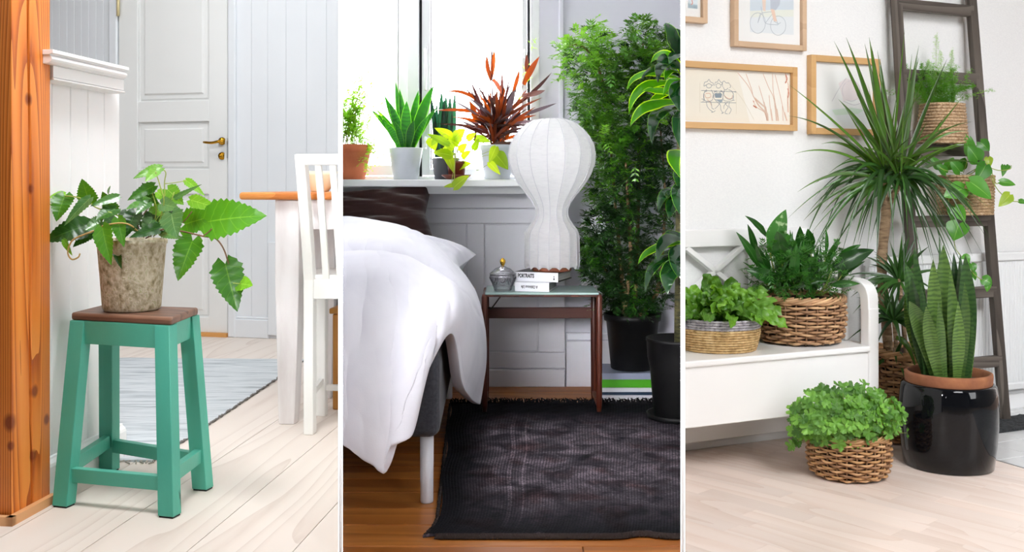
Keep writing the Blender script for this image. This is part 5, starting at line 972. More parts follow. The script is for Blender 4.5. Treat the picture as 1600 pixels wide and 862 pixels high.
# ---------------- framed pictures
oak_l = wood('pale_oak_frame', [(0, 'c2a283'), (1, 'd3b596')], (1, .4, 0), 10, .5, 14, vary=.03); oak_h = wood('honey_oak_frame', [(0, 'c69a62'), (1, 'd8ae7a')], (1, .4, 0), 10, .45, 14, vary=.03)
paper = mat('white_mat_board', 'f7f7f5', .8); pgl = glassmat('picture_glass', 'fdfdfd', .006)
def inkm(c): return bpy.data.materials.get('print_' + c) or mat('print_' + c, c, .8)
def picture(label, x0, y0, x1, y1, fm_, fw, dpt=.032, xr=None):
    a0, zT_ = W3.sz(x0, y0, dpt); a1, zB_ = W3.sz(x1, y1, dpt)
    t = thing('framed_picture', W3.pt((a0 + a1) / 2, zB_), label, 'picture')
    for (p0_, p1_, q0, q1) in ((a0, a0 + fw, zB_, zT_), (a1 - fw, a1, zB_, zT_), (a0 + fw, a1 - fw, zT_ - fw, zT_), (a0 + fw, a1 - fw, zB_, zB_ + fw)):
        mb = MB(); W3.box(mb, p0_, p1_, q0, q1, .001, dpt); mb.build('frame_bar', fm_, t, bevel=.0012, seg=1)
    mb = MB(); W3.box(mb, a0 + fw, a1 - fw, zB_ + fw, zT_ - fw, .002, .012); mb.build('mat_board', paper, t)
    mb = MB(); W3.box(mb, a0 + fw, a1 - fw, zB_ + fw, zT_ - fw, .022, .0235); mb.build('glass', pgl, t)
    return t, a0, a1, zB_, zT_
def patch(t, pts, c, off=.0125, nm='print'):     # flat printed shape: points are picture pixels
    q = [W3.hit(x, y, off) for x, y in pts]; mb = MB(); mb.add(q, [tuple(range(len(q)))]); mb.build(nm, inkm(c), t)
def strokes(t, lines, c, wpx=.8, off=.0128, nm='drawing'):
    mb = MB()
    for ln in lines:
        q = cr([W3.hit(x, y, off) for x, y in ln], max(2, len(ln) * 5)) if len(ln) > 2 else [W3.hit(x, y, off) for x, y in ln]
        r_ = wpx * .0015; rows = []
        for i, p_ in enumerate(q):
            tt = (q[min(i + 1, len(q) - 1)] - q[max(i - 1, 0)]); sd = tt.cross(n3); sd = sd.normalized() if sd.length > 1e-7 else Vector((0, 0, 1)); rows.append([p_ - sd * r_, p_ + sd * r_])
        mb.grid(rows, False, False)
    mb.build(nm, inkm(c), t)
circ = lambda x, y, a, b, n=14, s=0, e=6.283: [(x + a * math.cos(s + (e - s) * i / (n - 1)), y + b * math.sin(s + (e - s) * i / (n - 1))) for i in range(n)]
tA_, *_ = picture('pale oak picture frame cut off at the top left corner, showing a pastel print', 1010, -80, 1106, 36.5, oak_l, .023)
patch(tA_, [(1075, -60), (1090, -60), (1090, 14), (1075, 12.5)], 'e3eef3'); patch(tA_, [(1075, 4), (1090, 8), (1090, 14), (1075, 12.5)], 'cfe2ea'); strokes(tA_, [[(1081, 0), (1082, 5), (1080, 7)]], 'e2a9a0', 1.6)
tB_, *_ = picture('pale oak picture frame with a faded bicycle print, hanging highest above the bench', 1147.5, -80, 1261, 79.5, oak_l, .023)
patch(tB_, [(1171.5, -40), (1240, -36), (1240, 54.5), (1172, 50)], 'e9eef0'); patch(tB_, [(1172, -40), (1240, -36), (1240, 16), (1216, 15), (1172, 17)], 'd9e3ea', .0127); patch(tB_, [(1172, 17), (1240, 15), (1240, 26), (1172, 27)], 'ecefe6', .0127)
patch(tB_, [(1203, -20), (1222, -20), (1218, 8), (1212, 16), (1204, 14)], 'c3cbd6', .0129); patch(tB_, [(1204, 14), (1210, 15), (1214, 34), (1209, 33)], 'efd3c0', .013); patch(tB_, [(1190, -10), (1197, -6), (1196, 18), (1192, 16)], 'edd9cb', .013)
strokes(tB_, [circ(1184, 36, 12, 16), circ(1216, 40, 12, 15), [(1184, 36), (1191, 20), (1196, 36), (1216, 39)], [(1191, 20), (1208, 20), (1216, 39)], [(1196, 36), (1208, 20)], [(1189, 10), (1191, 20)], [(1184, 36), (1188, 20)], [(1209, 33), (1216, 37), (1220, 35)]], 'b4bcc4', .7)
tC_, *_ = picture('long honey oak frame with a sketch of three people on a bench and reddish reeds', 1000, 90, 1246.5, 204.5, oak_h, .026)
patch(tC_, [(1020, 105), (1152, 111), (1172, 192), (1020, 186)], 'f4eddd'); patch(tC_, [(1152, 111), (1236, 113), (1239, 194), (1172, 192)], 'f8f4ea'); 
O8 = lambda x, y: (1065 + x / 7.5, 90 + y / 7.5)
fg = [[(260, 330), (270, 290), (300, 280), (320, 255), (340, 285), (370, 300), (365, 325), (320, 305), (290, 320), (260, 335)], [(290, 320), (295, 345), (320, 355), (345, 345), (350, 320)], [(385, 330), (395, 290), (420, 285), (435, 255), (455, 285), (475, 295), (465, 320), (430, 300), (400, 320)], [(405, 325), (412, 350), (435, 358), (455, 345), (460, 320)], [(480, 345), (480, 290), (500, 275), (520, 295), (555, 300), (575, 340), (560, 355)], [(490, 345), (500, 372), (525, 375), (545, 355)],
    [(300, 390), (265, 410), (258, 460), (270, 510)], [(350, 385), (370, 420), (365, 470)], [(380, 395), (410, 400), (425, 420), (455, 400), (480, 400)], [(500, 395), (495, 430), (520, 470), (560, 490), (600, 470), (605, 420), (590, 400)], [(240, 385), (260, 385)], [(235, 485), (260, 490), (250, 515)], [(610, 400), (640, 405)], [(600, 500), (620, 500)],
    [(290, 520), (300, 570), (330, 610), (360, 630), (350, 640), (375, 635), (395, 620)], [(330, 510), (350, 540), (355, 590), (380, 605)], [(395, 500), (430, 530), (455, 560), (460, 610), (480, 640), (470, 655), (495, 640)], [(460, 510), (430, 560), (390, 600)], [(295, 375), (270, 400), (262, 440), (275, 505), (350, 505), (372, 450), (360, 400), (345, 378)], [(412, 385), (385, 410), (380, 470), (400, 495), (470, 495), (488, 440), (478, 400), (455, 380)], [(505, 378), (488, 420), (495, 500), (590, 505), (608, 450), (590, 395), (548, 375)], [(225, 520), (640, 530)], [(230, 385), (640, 400)], [(505, 520), (520, 550), (545, 580), (520, 620), (510, 650), (540, 660)], [(560, 520), (555, 570), (580, 605), (570, 640), (555, 660)], [(540, 520), (500, 560), (495, 600)]]
strokes(tC_, [[O8(*q) for q in l] for l in fg], '6e7b84', .6)
patch(tC_, [O8(*q) for q in ((385, 430), (400, 410), (425, 425), (455, 410), (475, 430), (465, 470), (395, 470))], '8d9aa2', .0129); patch(tC_, [O8(*q) for q in ((400, 490), (485, 490), (470, 530), (430, 515))], 'a4aeb4', .0129)
strokes(tC_, [[O8(*q) for q in l] for l in ([(270, 430), (290, 470), (340, 460), (330, 420), (280, 420)], [(500, 440), (530, 470), (580, 480), (600, 440)], [(300, 490), (330, 520), (350, 560)])], 'dcae92', .8)
strokes(tC_, [[O8(*q) for q in l] for l in ([(215, 295), (215, 640)], [(640, 400), (640, 660)], [(540, 280), (720, 500), (850, 730)])], 'e0d6c0', .6)
rd = [[(660, 180), (780, 330), (850, 470), (900, 560), (980, 640)], [(755, 190), (820, 370), (850, 470), (980, 590)], [(905, 330), (960, 520), (1000, 740)], [(955, 190), (1020, 350), (1080, 480), (1110, 740)], [(1065, 190), (1075, 400), (1110, 600), (1130, 740)], [(1095, 200), (1150, 420), (1200, 640), (1230, 740)], [(1025, 440), (1040, 600), (1060, 740)], [(1215, 170), (1225, 260), (1250, 330), (1240, 480), (1245, 640)], [(835, 500), (880, 580), (970, 640), (1000, 740)], [(1180, 560), (1190, 740)], [(985, 570), (1000, 650), (1010, 740)]]
strokes(tC_, [[O8(*q) for q in l] for l in rd], 'dfb49a', .9); strokes(tC_, [[O8(x + 6, y) for x, y in l[len(l) // 2:]] for l in rd], 'ead0bc', 2.0)
strokes(tC_, [[O8(1220, 200), O8(1235, 250), O8(1215, 300)], [O8(1245, 360), O8(1255, 420), O8(1245, 470)], [O8(840, 510), O8(850, 520)], [O8(840, 560), O8(880, 590)]], 'c9785c', 1.8)
tD_, *_ = picture('square honey oak frame with a very pale watercolour behind the spiky tall plant', 1268, 85, 1376, 212, oak_h, .028)
patch(tD_, [(1281, 178), (1300, 170), (1330, 168), (1360, 172), (1360, 202), (1281, 200)], 'eef2f3', .0127); patch(tD_, [(1300, 172), (1330, 168), (1350, 172), (1340, 178), (1305, 180)], 'dcecdc', .0128); patch(tD_, [(1310, 130), (1322, 122), (1340, 130), (1345, 155), (1318, 158)], 'f2e8e8', .0128); strokes(tD_, [[(1322, 122), (1310, 140), (1300, 158)], circ(1330, 142, 14, 16), [(1318, 158), (1335, 164), (1350, 158)]], 'd5d0d6', .9)
# ---------------- radiator
rad = thing('radiator', W3.pt(2.2, .13), 'white ribbed panel radiator on the wall behind the ladder', 'radiator')
radm = mat('radiator_white', 'eef0f1', .35); ra, rb_ = W3.sz(1362, 430, .07)[0], W3.sz(1680, 430, .07)[0]; zt_, zb_ = W3.sz(1580, 394, .07)[1], W3.sz(1590, 608, .07)[1]
mb = MB(); W3.box(mb, ra, rb_, zb_, zt_ - .035, .03, .052); mb.build('panel', radm, rad)
mb = MB(); W3.box(mb, ra - .005, rb_ + .005, zt_ - .04, zt_, .025, .068, .004); mb.build('top_cover', radm, rad)
mb = MB(); W3.box(mb, ra - .005, rb_ + .005, zb_ - .005, zb_ + .03, .025, .06, .006); mb.build('bottom_edge', radm, rad)
mb = MB(); a = ra + .012
while a < rb_ - .02: W3.box(mb, a, a + .013, zb_ + .035, zt_ - .045, .05, .0565, .003); a += .0205
mb.build('ribs', radm, rad, kind='stuff')
for a in (ra + .1, rb_ - .1): mb = MB(); W3.box(mb, a, a + .03, zb_ + .1, zt_ - .1, .002, .03); mb.build('bracket', radm, rad)
# ---------------- ladder
lw_ = wood('weathered_dark_ladder_wood', [(0, '6a625b'), (.5, '5a524b'), (.85, '3d3631'), (1, '564e47')], (0, 0, 1), 30, .7, 16, vary=.04, bump=.2)
lfR = G(1570, 657, 3); lfL = lfR - w3 * .516
ld = thing('ladder', (lfR + lfL) / 2, 'old dark grey wooden ladder leaning against the white wall', 'ladder')
# the rails lean back to the wall and slightly to the left
zTop = 2.28
ltR = P(1517, 0, 4.865); ltL = ltR - w3 * .475
ext = lambda f, t: f + (t - f) * ((zTop - f.z) / (t.z - f.z))
for f, t in ((lfL, ltL), (lfR, ltR)):
    mb = MB(); mb.bar(f + Vector((0, 0, .004)), ext(f, t), .05, .03, w3, .048, .03); mb.build('rail', lw_, ld, bevel=.003)
rungw = wood('weathered_dark_rung_wood', [(0, '6c645d'), (.5, '5c544d'), (.85, '403934'), (1, '585049')], (.9, .4, 0), 26, .7, 14, vary=.05, bump=.2)
RUNGZ = []
for y in (18, 124, 236, 344, 455, 563, -92):
    D_ = 4.9; z = ZC + (HY - y) / F * (4.865 + (4.796 - 4.865) * min(1, max(0, y / 650)))
    fL, fR = lfL + (ltL - lfL) * (z - lfL.z) / (ltL.z - lfL.z), lfR + (ltR - lfR) * (z - lfR.z) / (ltR.z - lfR.z)
    mb = MB(); mb.bar(fL, fR, .03, .052, n3); mb.build('rung', rungw, ld, bevel=.003); RUNGZ.append((y, z, fL, fR))
# ---------------- charcoal mat
mm_ = MB(); q0 = G(1557, 654, 3); cs = [q0 + w3 * .0 - n3 * .0, q0 + w3 * .6, q0 + w3 * .6 + n3 * .28, q0 + n3 * .28]
cs = [q0 - w3 * .25 + n3 * .02, q0 + w3 * .7 + n3 * .02, q0 + w3 * .7 + n3 * .21, q0 - w3 * .25 + n3 * .21]
rows = [[cs[0].lerp(cs[1], j / 60).lerp(cs[3].lerp(cs[2], j / 60), i / 14) + Vector((0, 0, .012 + .006 * noise.noise(Vector((j * .9, i * .9, 0))))) for j in range(61)] for i in range(15)]
mm_.grid(rows)
for e in (rows[0], rows[-1], [r_[0] for r_ in rows], [r_[-1] for r_ in rows]): mm_.grid([e, [Vector((q.x, q.y, .001)) for q in e]], True, False)
mo = mm_.build('floor_mat', nmat('charcoal_loop_mat', [(.35, '222426'), (.65, '3c3f42')], 70, rough=.95, bump=1, bscale=90), None, label='charcoal looped mat on the white tiles at the ladder foot', category='mat')
# ---------------- baskets
def wicker(c, prof, rows_n, stakes, parent, mats3, rs, braid=True, rimr=.011, seed=0, stagger=1):
    # prof: list of (z, r); strands weave in front of and behind the stakes
    c = Vector(c); z0, z1 = prof[0][0], prof[-1][0]; rr_ = random.Random(seed)
    def rad(z):
        for (za, ra_), (zb__, rb__) in zip(prof[:-1], prof[1:]):
            if z <= zb__ + 1e-6: return ra_ + (rb__ - ra_) * (z - za) / (zb__ - za)
        return prof[-1][1]
    groups = [MB(), MB(), MB()]; nst = stakes * 4; dz = (z1 - z0) / rows_n
    for i in range(rows_n):
        z = z0 + dz * (i + .5); pts = []; tw = rr_.random() * 6.28
        for j in range(nst):
            a = 2 * math.pi * j / nst; k = (j / 4 + i * stagger) % 2; off = math.cos(k * math.pi) * rs * 1.35
            zz_ = z + dz * .32 * math.sin(a * 2 + tw) * rr_.uniform(.6, 1) * .6 + dz * .12 * math.sin(a * 9 + tw); r_ = rad(z) + off; pts.append(c + Vector((math.cos(a) * r_, math.sin(a) * r_, zz_)))
        groups[i % 3].tube(pts, [dz * rr_.uniform(.4, .5) for _ in pts], 6, closed=True)
    for g_, m_ in zip(groups, mats3): g_.build('weave_strands', m_, parent, kind='stuff')
    for j in range(stakes):
        a = 2 * math.pi * (j + .0) / stakes; mb = MB(); mb.tube([c + Vector((math.cos(a) * rad(z) * 1.0, math.sin(a) * rad(z) * 1.0, z)) for z in [z0 + (z1 - z0) * i / 6 for i in range(7)]], rs * .6, 5); mb.build('stake', mats3[2], parent)
    if braid:
        nb = int(2 * math.pi * rad(z1) / (rimr * 2.6))
        for j in range(nb):
            a0 = 2 * math.pi * j / nb; pts = []
            for s_ in range(9):
                t = s_ / 8; a = a0 + t * 2 * math.pi / nb * 3.6; r_ = rad(z1) + rimr * .9 * math.sin(t * math.pi * 1.0) * 1.0 - rimr * .2; pts.append(c + Vector((math.cos(a) * r_, math.sin(a) * r_, z1 - rimr * .6 + rimr * 2.3 * t)))
            mb = MB(); mb.tube(pts, [rimr * .5 * (.55 + .45 * math.sin(math.pi * s_ / 8)) for s_ in range(9)], 6); mb.build('rim_braid_strand', mats3[j % 2], parent)
    mb = MB(); mb.lathe(c, [(0, z0 + .002), (rad(z0) * .97, z0 + .002)] + [(rad(z0 + (z1 - z0) * i / 6) - rs * 2.4, z0 + (z1 - z0) * i / 6) for i in range(7)], 32); mb.build('gap_backing', mat('basket_gap_shade', '2e2018', .9) if 'basket_gap_shade' not in bpy.data.materials else bpy.data.materials['basket_gap_shade'], parent)  # dark inner wall puts shade into the gaps of the weave
    mb = MB(); mb.lathe(c, [(rad(z1) - rs, z1 - .02), (rad(z1) * .5, z1 - .008), (0, z1 - .005)], 24); mb.build('soil', soilm, parent)
wk = [nmat('wicker_' + n_, [(.3, a_), (.7, b_)], 12, rough=.55, bump=.2, bscale=120, vary=.12) for n_, a_, b_ in (('tan', 'a98360', 'cba57c'), ('brown', '977050', 'ba9068'), ('dark', '7b5a3f', '9c7757'))]
wg = [nmat('wicker_' + n_, [(.3, a_), (.7, b_)], 12, rough=.55, bump=.2, bscale=120, vary=.12) for n_, a_, b_ in (('warm_tan', 'b3865c', 'd6ac80'), ('warm_brown', 'a2784d', 'c39766'), ('warm_dark', '835d40', 'a47d58'))]
def onseat(x, D): return Vector(((x - CX) / F * D, D, zS + .001))
# coil basket with crisped fern
c = onseat(1121, 4.06); cf = thing('potted_fern', c, 'bright crinkly-leaved fern in a round coiled grey and straw basket on the bench', 'potted plant')
straw = nmat('straw_coil', [(.25, '9a7848'), (.5, 'c6a470'), (.75, 'dcc090')], 60, (1, 1, 1), .8, .5, 130); greyc = nmat('grey_coil', [(.25, '6f6c74'), (.5, 'a5a1a8'), (.75, 'c9c5ca')], 70, (1, 1, 1), .8, .5, 130)
kb = 4.06 / F; rb0, rt0, hb = 57 * kb, 64.5 * kb, 50 * kb
NC = 13
for i in range(NC):
    t = (i + .5) / NC; r_ = rb0 + (rt0 - rb0) * min(1, t * 1.8) ** .7; z = hb * t; nn_ = 110
    mb = MB(); mb.tube([c + Vector((math.cos(6.283 * j / nn_) * r_, math.sin(6.283 * j / nn_) * r_, z)) for j in range(nn_)], [hb / NC * (.56 if j % 2 else .47) for j in range(nn_)], 7, closed=True); mb.build('coil', greyc if i >= NC - 4 else straw, cf, **({'label': 'grey yarn coil'} if i >= NC - 4 else {}))
mb = MB(); mb.lathe(c, [(0, .002), (rb0 - .004, .002), (rt0 - .012, hb - .02), (.05, hb - .008), (0, hb - .006)], 32); mb.build('soil', soilm, cf)
cfm = leafmat('crisp_fern_leaf', '3a7418', '72a334', .38, .25, '8fb850', 7, vary=.25)
cw_ = lambda W: (lambda t: W / 2 * (.3 + .7 * min(1, t / .35)) * max(.06, 1 - max(0, (t - .72) / .28) ** 2.6) * (1 + .12 * math.sin(t * 31)))
for k in range(92):
    a = R.uniform(0, 6.283); ri = R.uniform(.0, .1); el = R.uniform(.25, 1.25) if k < 62 else R.uniform(.0, .5); l = R.uniform(.11, .185)
    o = c + Vector((math.cos(a) * ri, math.sin(a) * ri, hb - .012)); dv_ = Vector((math.cos(a) * math.cos(el), math.sin(a) * math.cos(el) * .8 - .12, math.sin(el))).normalized()
    tip = o + dv_ * l + Vector((R.uniform(-.03, .03), R.uniform(-.04, .01), -.03 if el < .6 else R.uniform(-.03, 0))); mid = o + dv_ * l * .55 + Vector((R.uniform(-.03, .03), 0, .05)); nr = Vector((R.uniform(-.5, .5), -1, R.uniform(.1, .8)))
    mb = MB(); mb.leaf(bez(o, mid, tip, 22), cw_(R.uniform(.032, .052)), nr, fold=R.uniform(-.2, .3), cols=3, wave=.5, wf=R.uniform(3, 5), ph=R.random() * 6); mb.build('leaf', cfm, cf)
for (tx, ty) in ((1186, 486), (1196, 500), (1215, 470), (1208, 492), (1180, 470)):
    o = P(1160, 498, 3.98); tip = P(tx, ty, 3.93); mb = MB(); mb.leaf(bez(o, (o + tip) / 2 + Vector((0, 0, .05)), tip, 20), cw_(.03), Vector((.2, -1, .5)), fold=.15, cols=3, wave=.3, wf=3.5); mb.build('leaf', cfm, cf)
# wicker basket with dark mixed plants
c = onseat(1250, 4.235); dk_ = thing('potted_foliage_mix', c, 'dark green mixed plants in a wide brown wicker basket on the bench', 'potted plant')
kb = 4.235 / F; wicker(c, [(.006, 56 * kb), (.03, 63 * kb), (.10, 67 * kb), (66 * kb, 65 * kb)], 14, 26, dk_, wk, .0065, True, .0125, 5)
hb = 66 * kb; bl = leafmat('aglaonema_leaf_dark', '173d17', '2f6a22', .25, .25, '5d9448', 0, vary=.2, spec=.6); blv = leafmat('aglaonema_leaf_mottled', '2f6a2a', '4a8a3c', .3, .3, '6fa860', 0, speck='b9d6a4', vary=.1); nl = leafmat('narrow_dark_leaf', '1a4217', '3a7426', .35, .3, vary=.2)
lanc = lambda W: (lambda t: W / 2 * min(1, (t + .05) / .38) ** .8 * (1 - max(0, (t - .38) / .62) ** 1.8) + .0004)
for (b0, t0_, wd, m_, dd) in (((1204, 395), (1228, 327), 30, blv, -.04), ((1222, 412), (1214, 361), 26, bl, -.08), ((1200, 372), (1164, 337), 12, bl, 0), ((1188, 420), (1150, 362), 14, bl, -.06), ((1182, 400), (1168, 350), 11, bl, .02), ((1240, 400), (1224, 362), 20, blv, .0), ((1252, 410), (1250, 353), 18, bl, .03), ((1268, 390), (1262, 357), 15, bl, .05), ((1300, 420), (1366, 390), 26, bl, -.05), ((1305, 410), (1345, 382), 14, bl, .04), ((1290, 400), (1290, 357), 7, nl, .02), ((1290, 410), (1312, 372), 9, nl, .03), ((1315, 430), (1352, 408), 7, nl, -.03), ((1215, 440), (1166, 422), 22, bl, -.12), ((1240, 440), (1245, 380), 16, bl, -.12), ((1205, 440), (1180, 380), 16, bl, -.09), ((1270, 440), (1240, 388), 14, bl, -.1), ((1298, 446), (1344, 443), 12, bl, -.1), ((1310, 440), (1330, 400), 16, bl, .02)):
    D = 4.2 + dd; pb_, pt_ = P(*b0, D + .03), P(*t0_, D - .02); nr = Vector((R.uniform(-.5, .5), -1, R.uniform(-.1, .5))); mb = MB(); mb.leaf(bez(pb_, (pb_ + pt_) / 2 + nr * .012 + Vector((0, 0, .01)), pt_, 16), lanc(wd / F * D), nr, fold=.2, cols=2, wave=.06); mb.build('leaf', bl if m_ is nl else m_, dk_)
    mb = MB(); mb.tube(bez(P(1250 + (b0[0] - 1250) * .5, 462, 4.22), P(1250 + (b0[0] - 1250) * .8, 450, 4.2), pb_, 8), .002, 5); mb.build('stem', stemg, dk_)
for k in range(70):
    a = R.gauss(0, .62); l = R.uniform(40, 92); bx_, by_ = 1248 + R.uniform(-46, 46), 458 - R.random() * 14; tx, ty = min(1335, bx_ + math.sin(a) * l * 1.0), by_ - math.cos(a) * l * .95
    D = 4.22 + R.uniform(-.13, .1); pb_, pt_ = P(bx_, by_, D), P(tx, ty, D + R.uniform(-.05, .05)); mb = MB(); mb.leaf(bez(pb_, (pb_ + pt_) / 2 + Vector((-math.sin(a) * .02, 0, .02)), pt_, 12), lanc(R.uniform(.011, .026)), Vector((R.uniform(-.6, .6), -1, .2)), fold=.3, cols=1); mb.build('leaf', bl, dk_)
fm_ = MB()
for k in range(620):
    x, y = 1246 + R.gauss(0, 42), 425 + R.gauss(0, 26)
    if y > 466 or (x - 1246) ** 2 / 85 ** 2 + (y - 432) ** 2 / 66 ** 2 > 1: continue
    sprig(fm_, P(x, y, 4.2 + R.uniform(-.15, .1)), Vector((R.gauss(0, .8), R.gauss(-.3, .4), R.gauss(.4, .7))), R.uniform(.02, .05), R.randint(2, 4), .0032, .026)
fm_.build('foliage', nl, dk_, kind='stuff')
# low wicker basket on the floor
c = Vector(((1326 - CX) / F * 3.9, 3.9, Z3)); gp = thing('potted_geranium', c, 'bushy scented geranium with frilly leaves in a low wicker basket on the floor', 'potted plant')
kb = 3.9 / F; wicker(c, [(.006, 50 * kb), (.022, 57 * kb), (.07, 61 * kb), (.12, 60.5 * kb), (.155, 58 * kb)], 14, 26, gp, wg, .006, True, .0105, 9)
gm = leafmat('geranium_leaf', '3d7620', '78aa44', .45, .22, '9cca62', 0, vary=.3)
def lobed(r_, n=5, seed=0):      # round leaf with lobes, frilly edge and a folded centre
    rr_ = random.Random(seed); mb = MB(); k = 36; ring = []; mid = []
    for i in range(k):
        a = -math.pi * .93 + 1.86 * math.pi * i / (k - 1); q = .68 + .32 * abs(math.cos(a * n / 2)) ** .6 + .09 * math.cos(a * n * 3.2); z = .22 * r_ * math.cos(a * n) * .6 + rr_.uniform(-.03, .03) * r_
        ring.append(Vector((math.sin(a) * r_ * q, math.cos(a) * r_ * q, z + .12 * r_))); mid.append(Vector((math.sin(a) * r_ * .5, math.cos(a) * r_ * .5, .07 * r_ * math.cos(a * n) + .02 * r_)))
    vs = [Vector((0, 0, 0))] + mid + ring; fs = [(0, 1 + i, 2 + i) for i in range(k - 1)] + [(1 + i, 1 + k + i, 2 + k + i, 2 + i) for i in range(k - 1)]
    mb.add(vs, fs, True, [(.5, .3)] + [(.5 + .15, .5)] * k + [(.6, .9)] * k); return mb
gmesh = []
for s_ in range(5):
    o = lobed(.03, 5, s_); me = bpy.data.meshes.new('leaf'); me.from_pydata([tuple(q) for q in o.v], [], o.f); me.polygons.foreach_set('use_smooth', [True] * len(o.f)); me.materials.append(gm); gmesh.append(me)
gst = MB()
def place_leaf(me, o, nrm, sc, parent, rnd_, nm='leaf'):
    ob = bpy.data.objects.new(nm, me); q = Vector(nrm).to_track_quat('Z', 'Y').to_matrix().to_4x4() @ Matrix.Rotation(rnd_, 4, 'Z'); ob.matrix_world = Matrix.Translation(o) @ q @ Matrix.Scale(sc, 4)
    COL.objects.link(ob); mw = ob.matrix_world.copy(); ob.parent = parent; ob.matrix_parent_inverse = Matrix.Translation(-ORG[parent.name]); ob.matrix_basis = mw; ROOMOBJ[ROOM[0]].append(ob); return ob
spots = []
for k in range(900):
    if len(spots) >= 190: break
    a = R.uniform(0, 6.283); rr_ = math.sqrt(R.random()); x, y = 1324 + math.cos(a) * rr_ * 88, 650 + math.sin(a) * rr_ * 46
    if (abs(x - 1324) > 62 and y < 622) or y > 700: continue
    if any((x - p_[0]) ** 2 + (y - p_[1]) ** 2 < 42 for p_ in spots): continue
    spots.append((x, y))
spots += [(1245, 655), (1236, 640), (1240, 672), (1251, 680), (1262, 668), (1352, 682), (1357, 702), (1366, 688), (1338, 672), (1410, 655), (1417, 676), (1398, 668), (1310, 600), (1350, 598), (1296, 690), (1236, 695), (1246, 690), (1330, 690), (1262, 612), (1392, 640), (1372, 612), (1280, 610)]
for (x, y) in spots:
    rel = ((x - 1324) / 92) ** 2 + ((y - 652) / 52) ** 2; dep = math.sqrt(max(0, 1 - rel)); D = 3.88 - .17 * dep + R.uniform(-.02, .05); o = P(x, y, D); o = o + n3 * max(0, .05 - (o - BO).dot(n3))
    nr = Vector(((x - 1324) / 92 * .9 + R.uniform(-.3, .3), -.55 - dep * .5 + R.uniform(-.2, .2), (652 - y) / 52 * .6 + .45 + R.uniform(-.2, .2)))
    place_leaf(R.choice(gmesh), o, nr, R.uniform(.6, 1.0) * (1.0 if rel < 1 else .85), gp, R.uniform(0, 6.28))
    gst.tube(bez(Vector((c.x + (x - 1324) / 92 * .07, 3.9, .15)), P(1324 + (x - 1324) * .6, y * .6 + 270, D + .04), o, 7), .0011, 4)
gst.build('stems', stemg, gp, kind='stuff')
# black glazed pot with snake plant
c = Vector(((1481.5 - CX) / F * 4.04, 4.04, Z3)); bp_ = thing('potted_snake_plant', c, 'tall banded snake plant in a glossy black glazed pot with terracotta rim on the floor', 'potted plant')
glaz = nmat('glossy_black_glaze', [(.3, '08090c'), (.7, '0e1014')], 5, rough=.05, spec=.33, coat=0, bump=.02, bscale=9, bdist=.02); kb = 4.04 / F; pz = lambda y: (736 - y) * kb
mb = MB(); mb.lathe(c, [(0, 0), (62 * kb, 0), (66 * kb, .004), (69.5 * kb, pz(706)), (72.5 * kb, pz(670)), (73 * kb, pz(645)), (71.5 * kb, pz(622)), (69.5 * kb, pz(610)), (67.5 * kb, pz(607)), (65 * kb, pz(606)), (60 * kb, pz(606.5))], 64); mb.build('pot', glaz, bp_, label='glossy black glazed pot body')
rimt = nmat('raw_terracotta_rim', [(.3, '7e4d35'), (.6, '95603f'), (.8, 'a8714d')], 14, rough=.85, bump=.2)
mb = MB(); mb.lathe(c, [(63 * kb, pz(607)), (64 * kb, pz(604)), (64.5 * kb, pz(594)), (64 * kb, pz(590.5)), (61 * kb, pz(589.5)), (58 * kb, pz(591)), (57 * kb, pz(604)), (56 * kb, pz(622))], 64); mb.build('rim', rimt, bp_, label='unglazed terracotta rim')
mb = MB(); mb.lathe(c, [(57 * kb, pz(604)), (30 * kb, pz(600)), (0, pz(599))], 32); mb.build('soil', soilm, bp_)
snb = leafmat('snake_leaf_banded', '41602a', '66853f', .32, .12, None, 0, bands='2c4a24', bfreq=170, vary=.12, spec=.5); snb2 = leafmat('snake_leaf_banded_dark', '2a4824', '446632', .32, .1, None, 0, bands='1f3d20', bfreq=150, vary=.12, spec=.5)
SW2 = lambda W: (lambda t: W / 2 * (.5 + .5 * min(1, t / .45)) * max(.012, 1 - max(0, (t - .55) / .45) ** 1.9))
for (b0, mm2, t0_, wd, m_, dd) in (((1482, 598), (1474, 480), (1474, 382), 26, snb, -.03), ((1468, 598), (1458, 480), (1458, 405), 18, snb, -.06), ((1497, 598), (1500, 500), (1500, 396), 22, snb2, .02), ((1508, 598), (1514, 490), (1508, 398), 22, snb2, -.02), ((1460, 598), (1430, 480), (1414, 410), 28, snb2, -.02), ((1456, 598), (1438, 500), (1428, 385), 18, snb2, .04), ((1464, 598), (1440, 500), (1420, 470), 22, snb, -.08), ((1452, 598), (1420, 520), (1414, 462), 15, snb, .0), ((1474, 598), (1472, 500), (1467, 362), 9, snb2, .05), ((1490, 598), (1494, 480), (1490, 394), 15, snb2, .05), ((1488, 600), (1492, 520), (1484, 420), 16, snb, -.08), ((1500, 600), (1508, 520), (1507, 440), 15, snb, -.07), ((1446, 598), (1446, 520), (1438, 440), 15, snb2, -.06), ((1476, 600), (1468, 540), (1466, 470), 15, snb, -.09), ((1512, 598), (1520, 520), (1517, 420), 13, snb, .03), ((1452, 600), (1436, 530), (1424, 430), 20, snb2, -.04), ((1470, 600), (1452, 530), (1447, 478), 17, snb, -.1), ((1504, 600), (1512, 545), (1514, 470), 17, snb2, -.05), ((1494, 601), (1498, 550), (1497, 470), 16, snb, -.1)):
    D = 4.04 + dd; mb = MB(); mb.leaf(bez(P(*b0, 4.04 + dd * .7), P(*mm2, D), P(*t0_, D + dd * .4), 20), SW2(wd * 1.22 / F * D), Vector((R.uniform(-.5, .5), -1, .05)), fold=.28, cols=3, wave=.05, wf=1.5, ph=R.random() * 6); mb.build('leaf', m_, bp_)
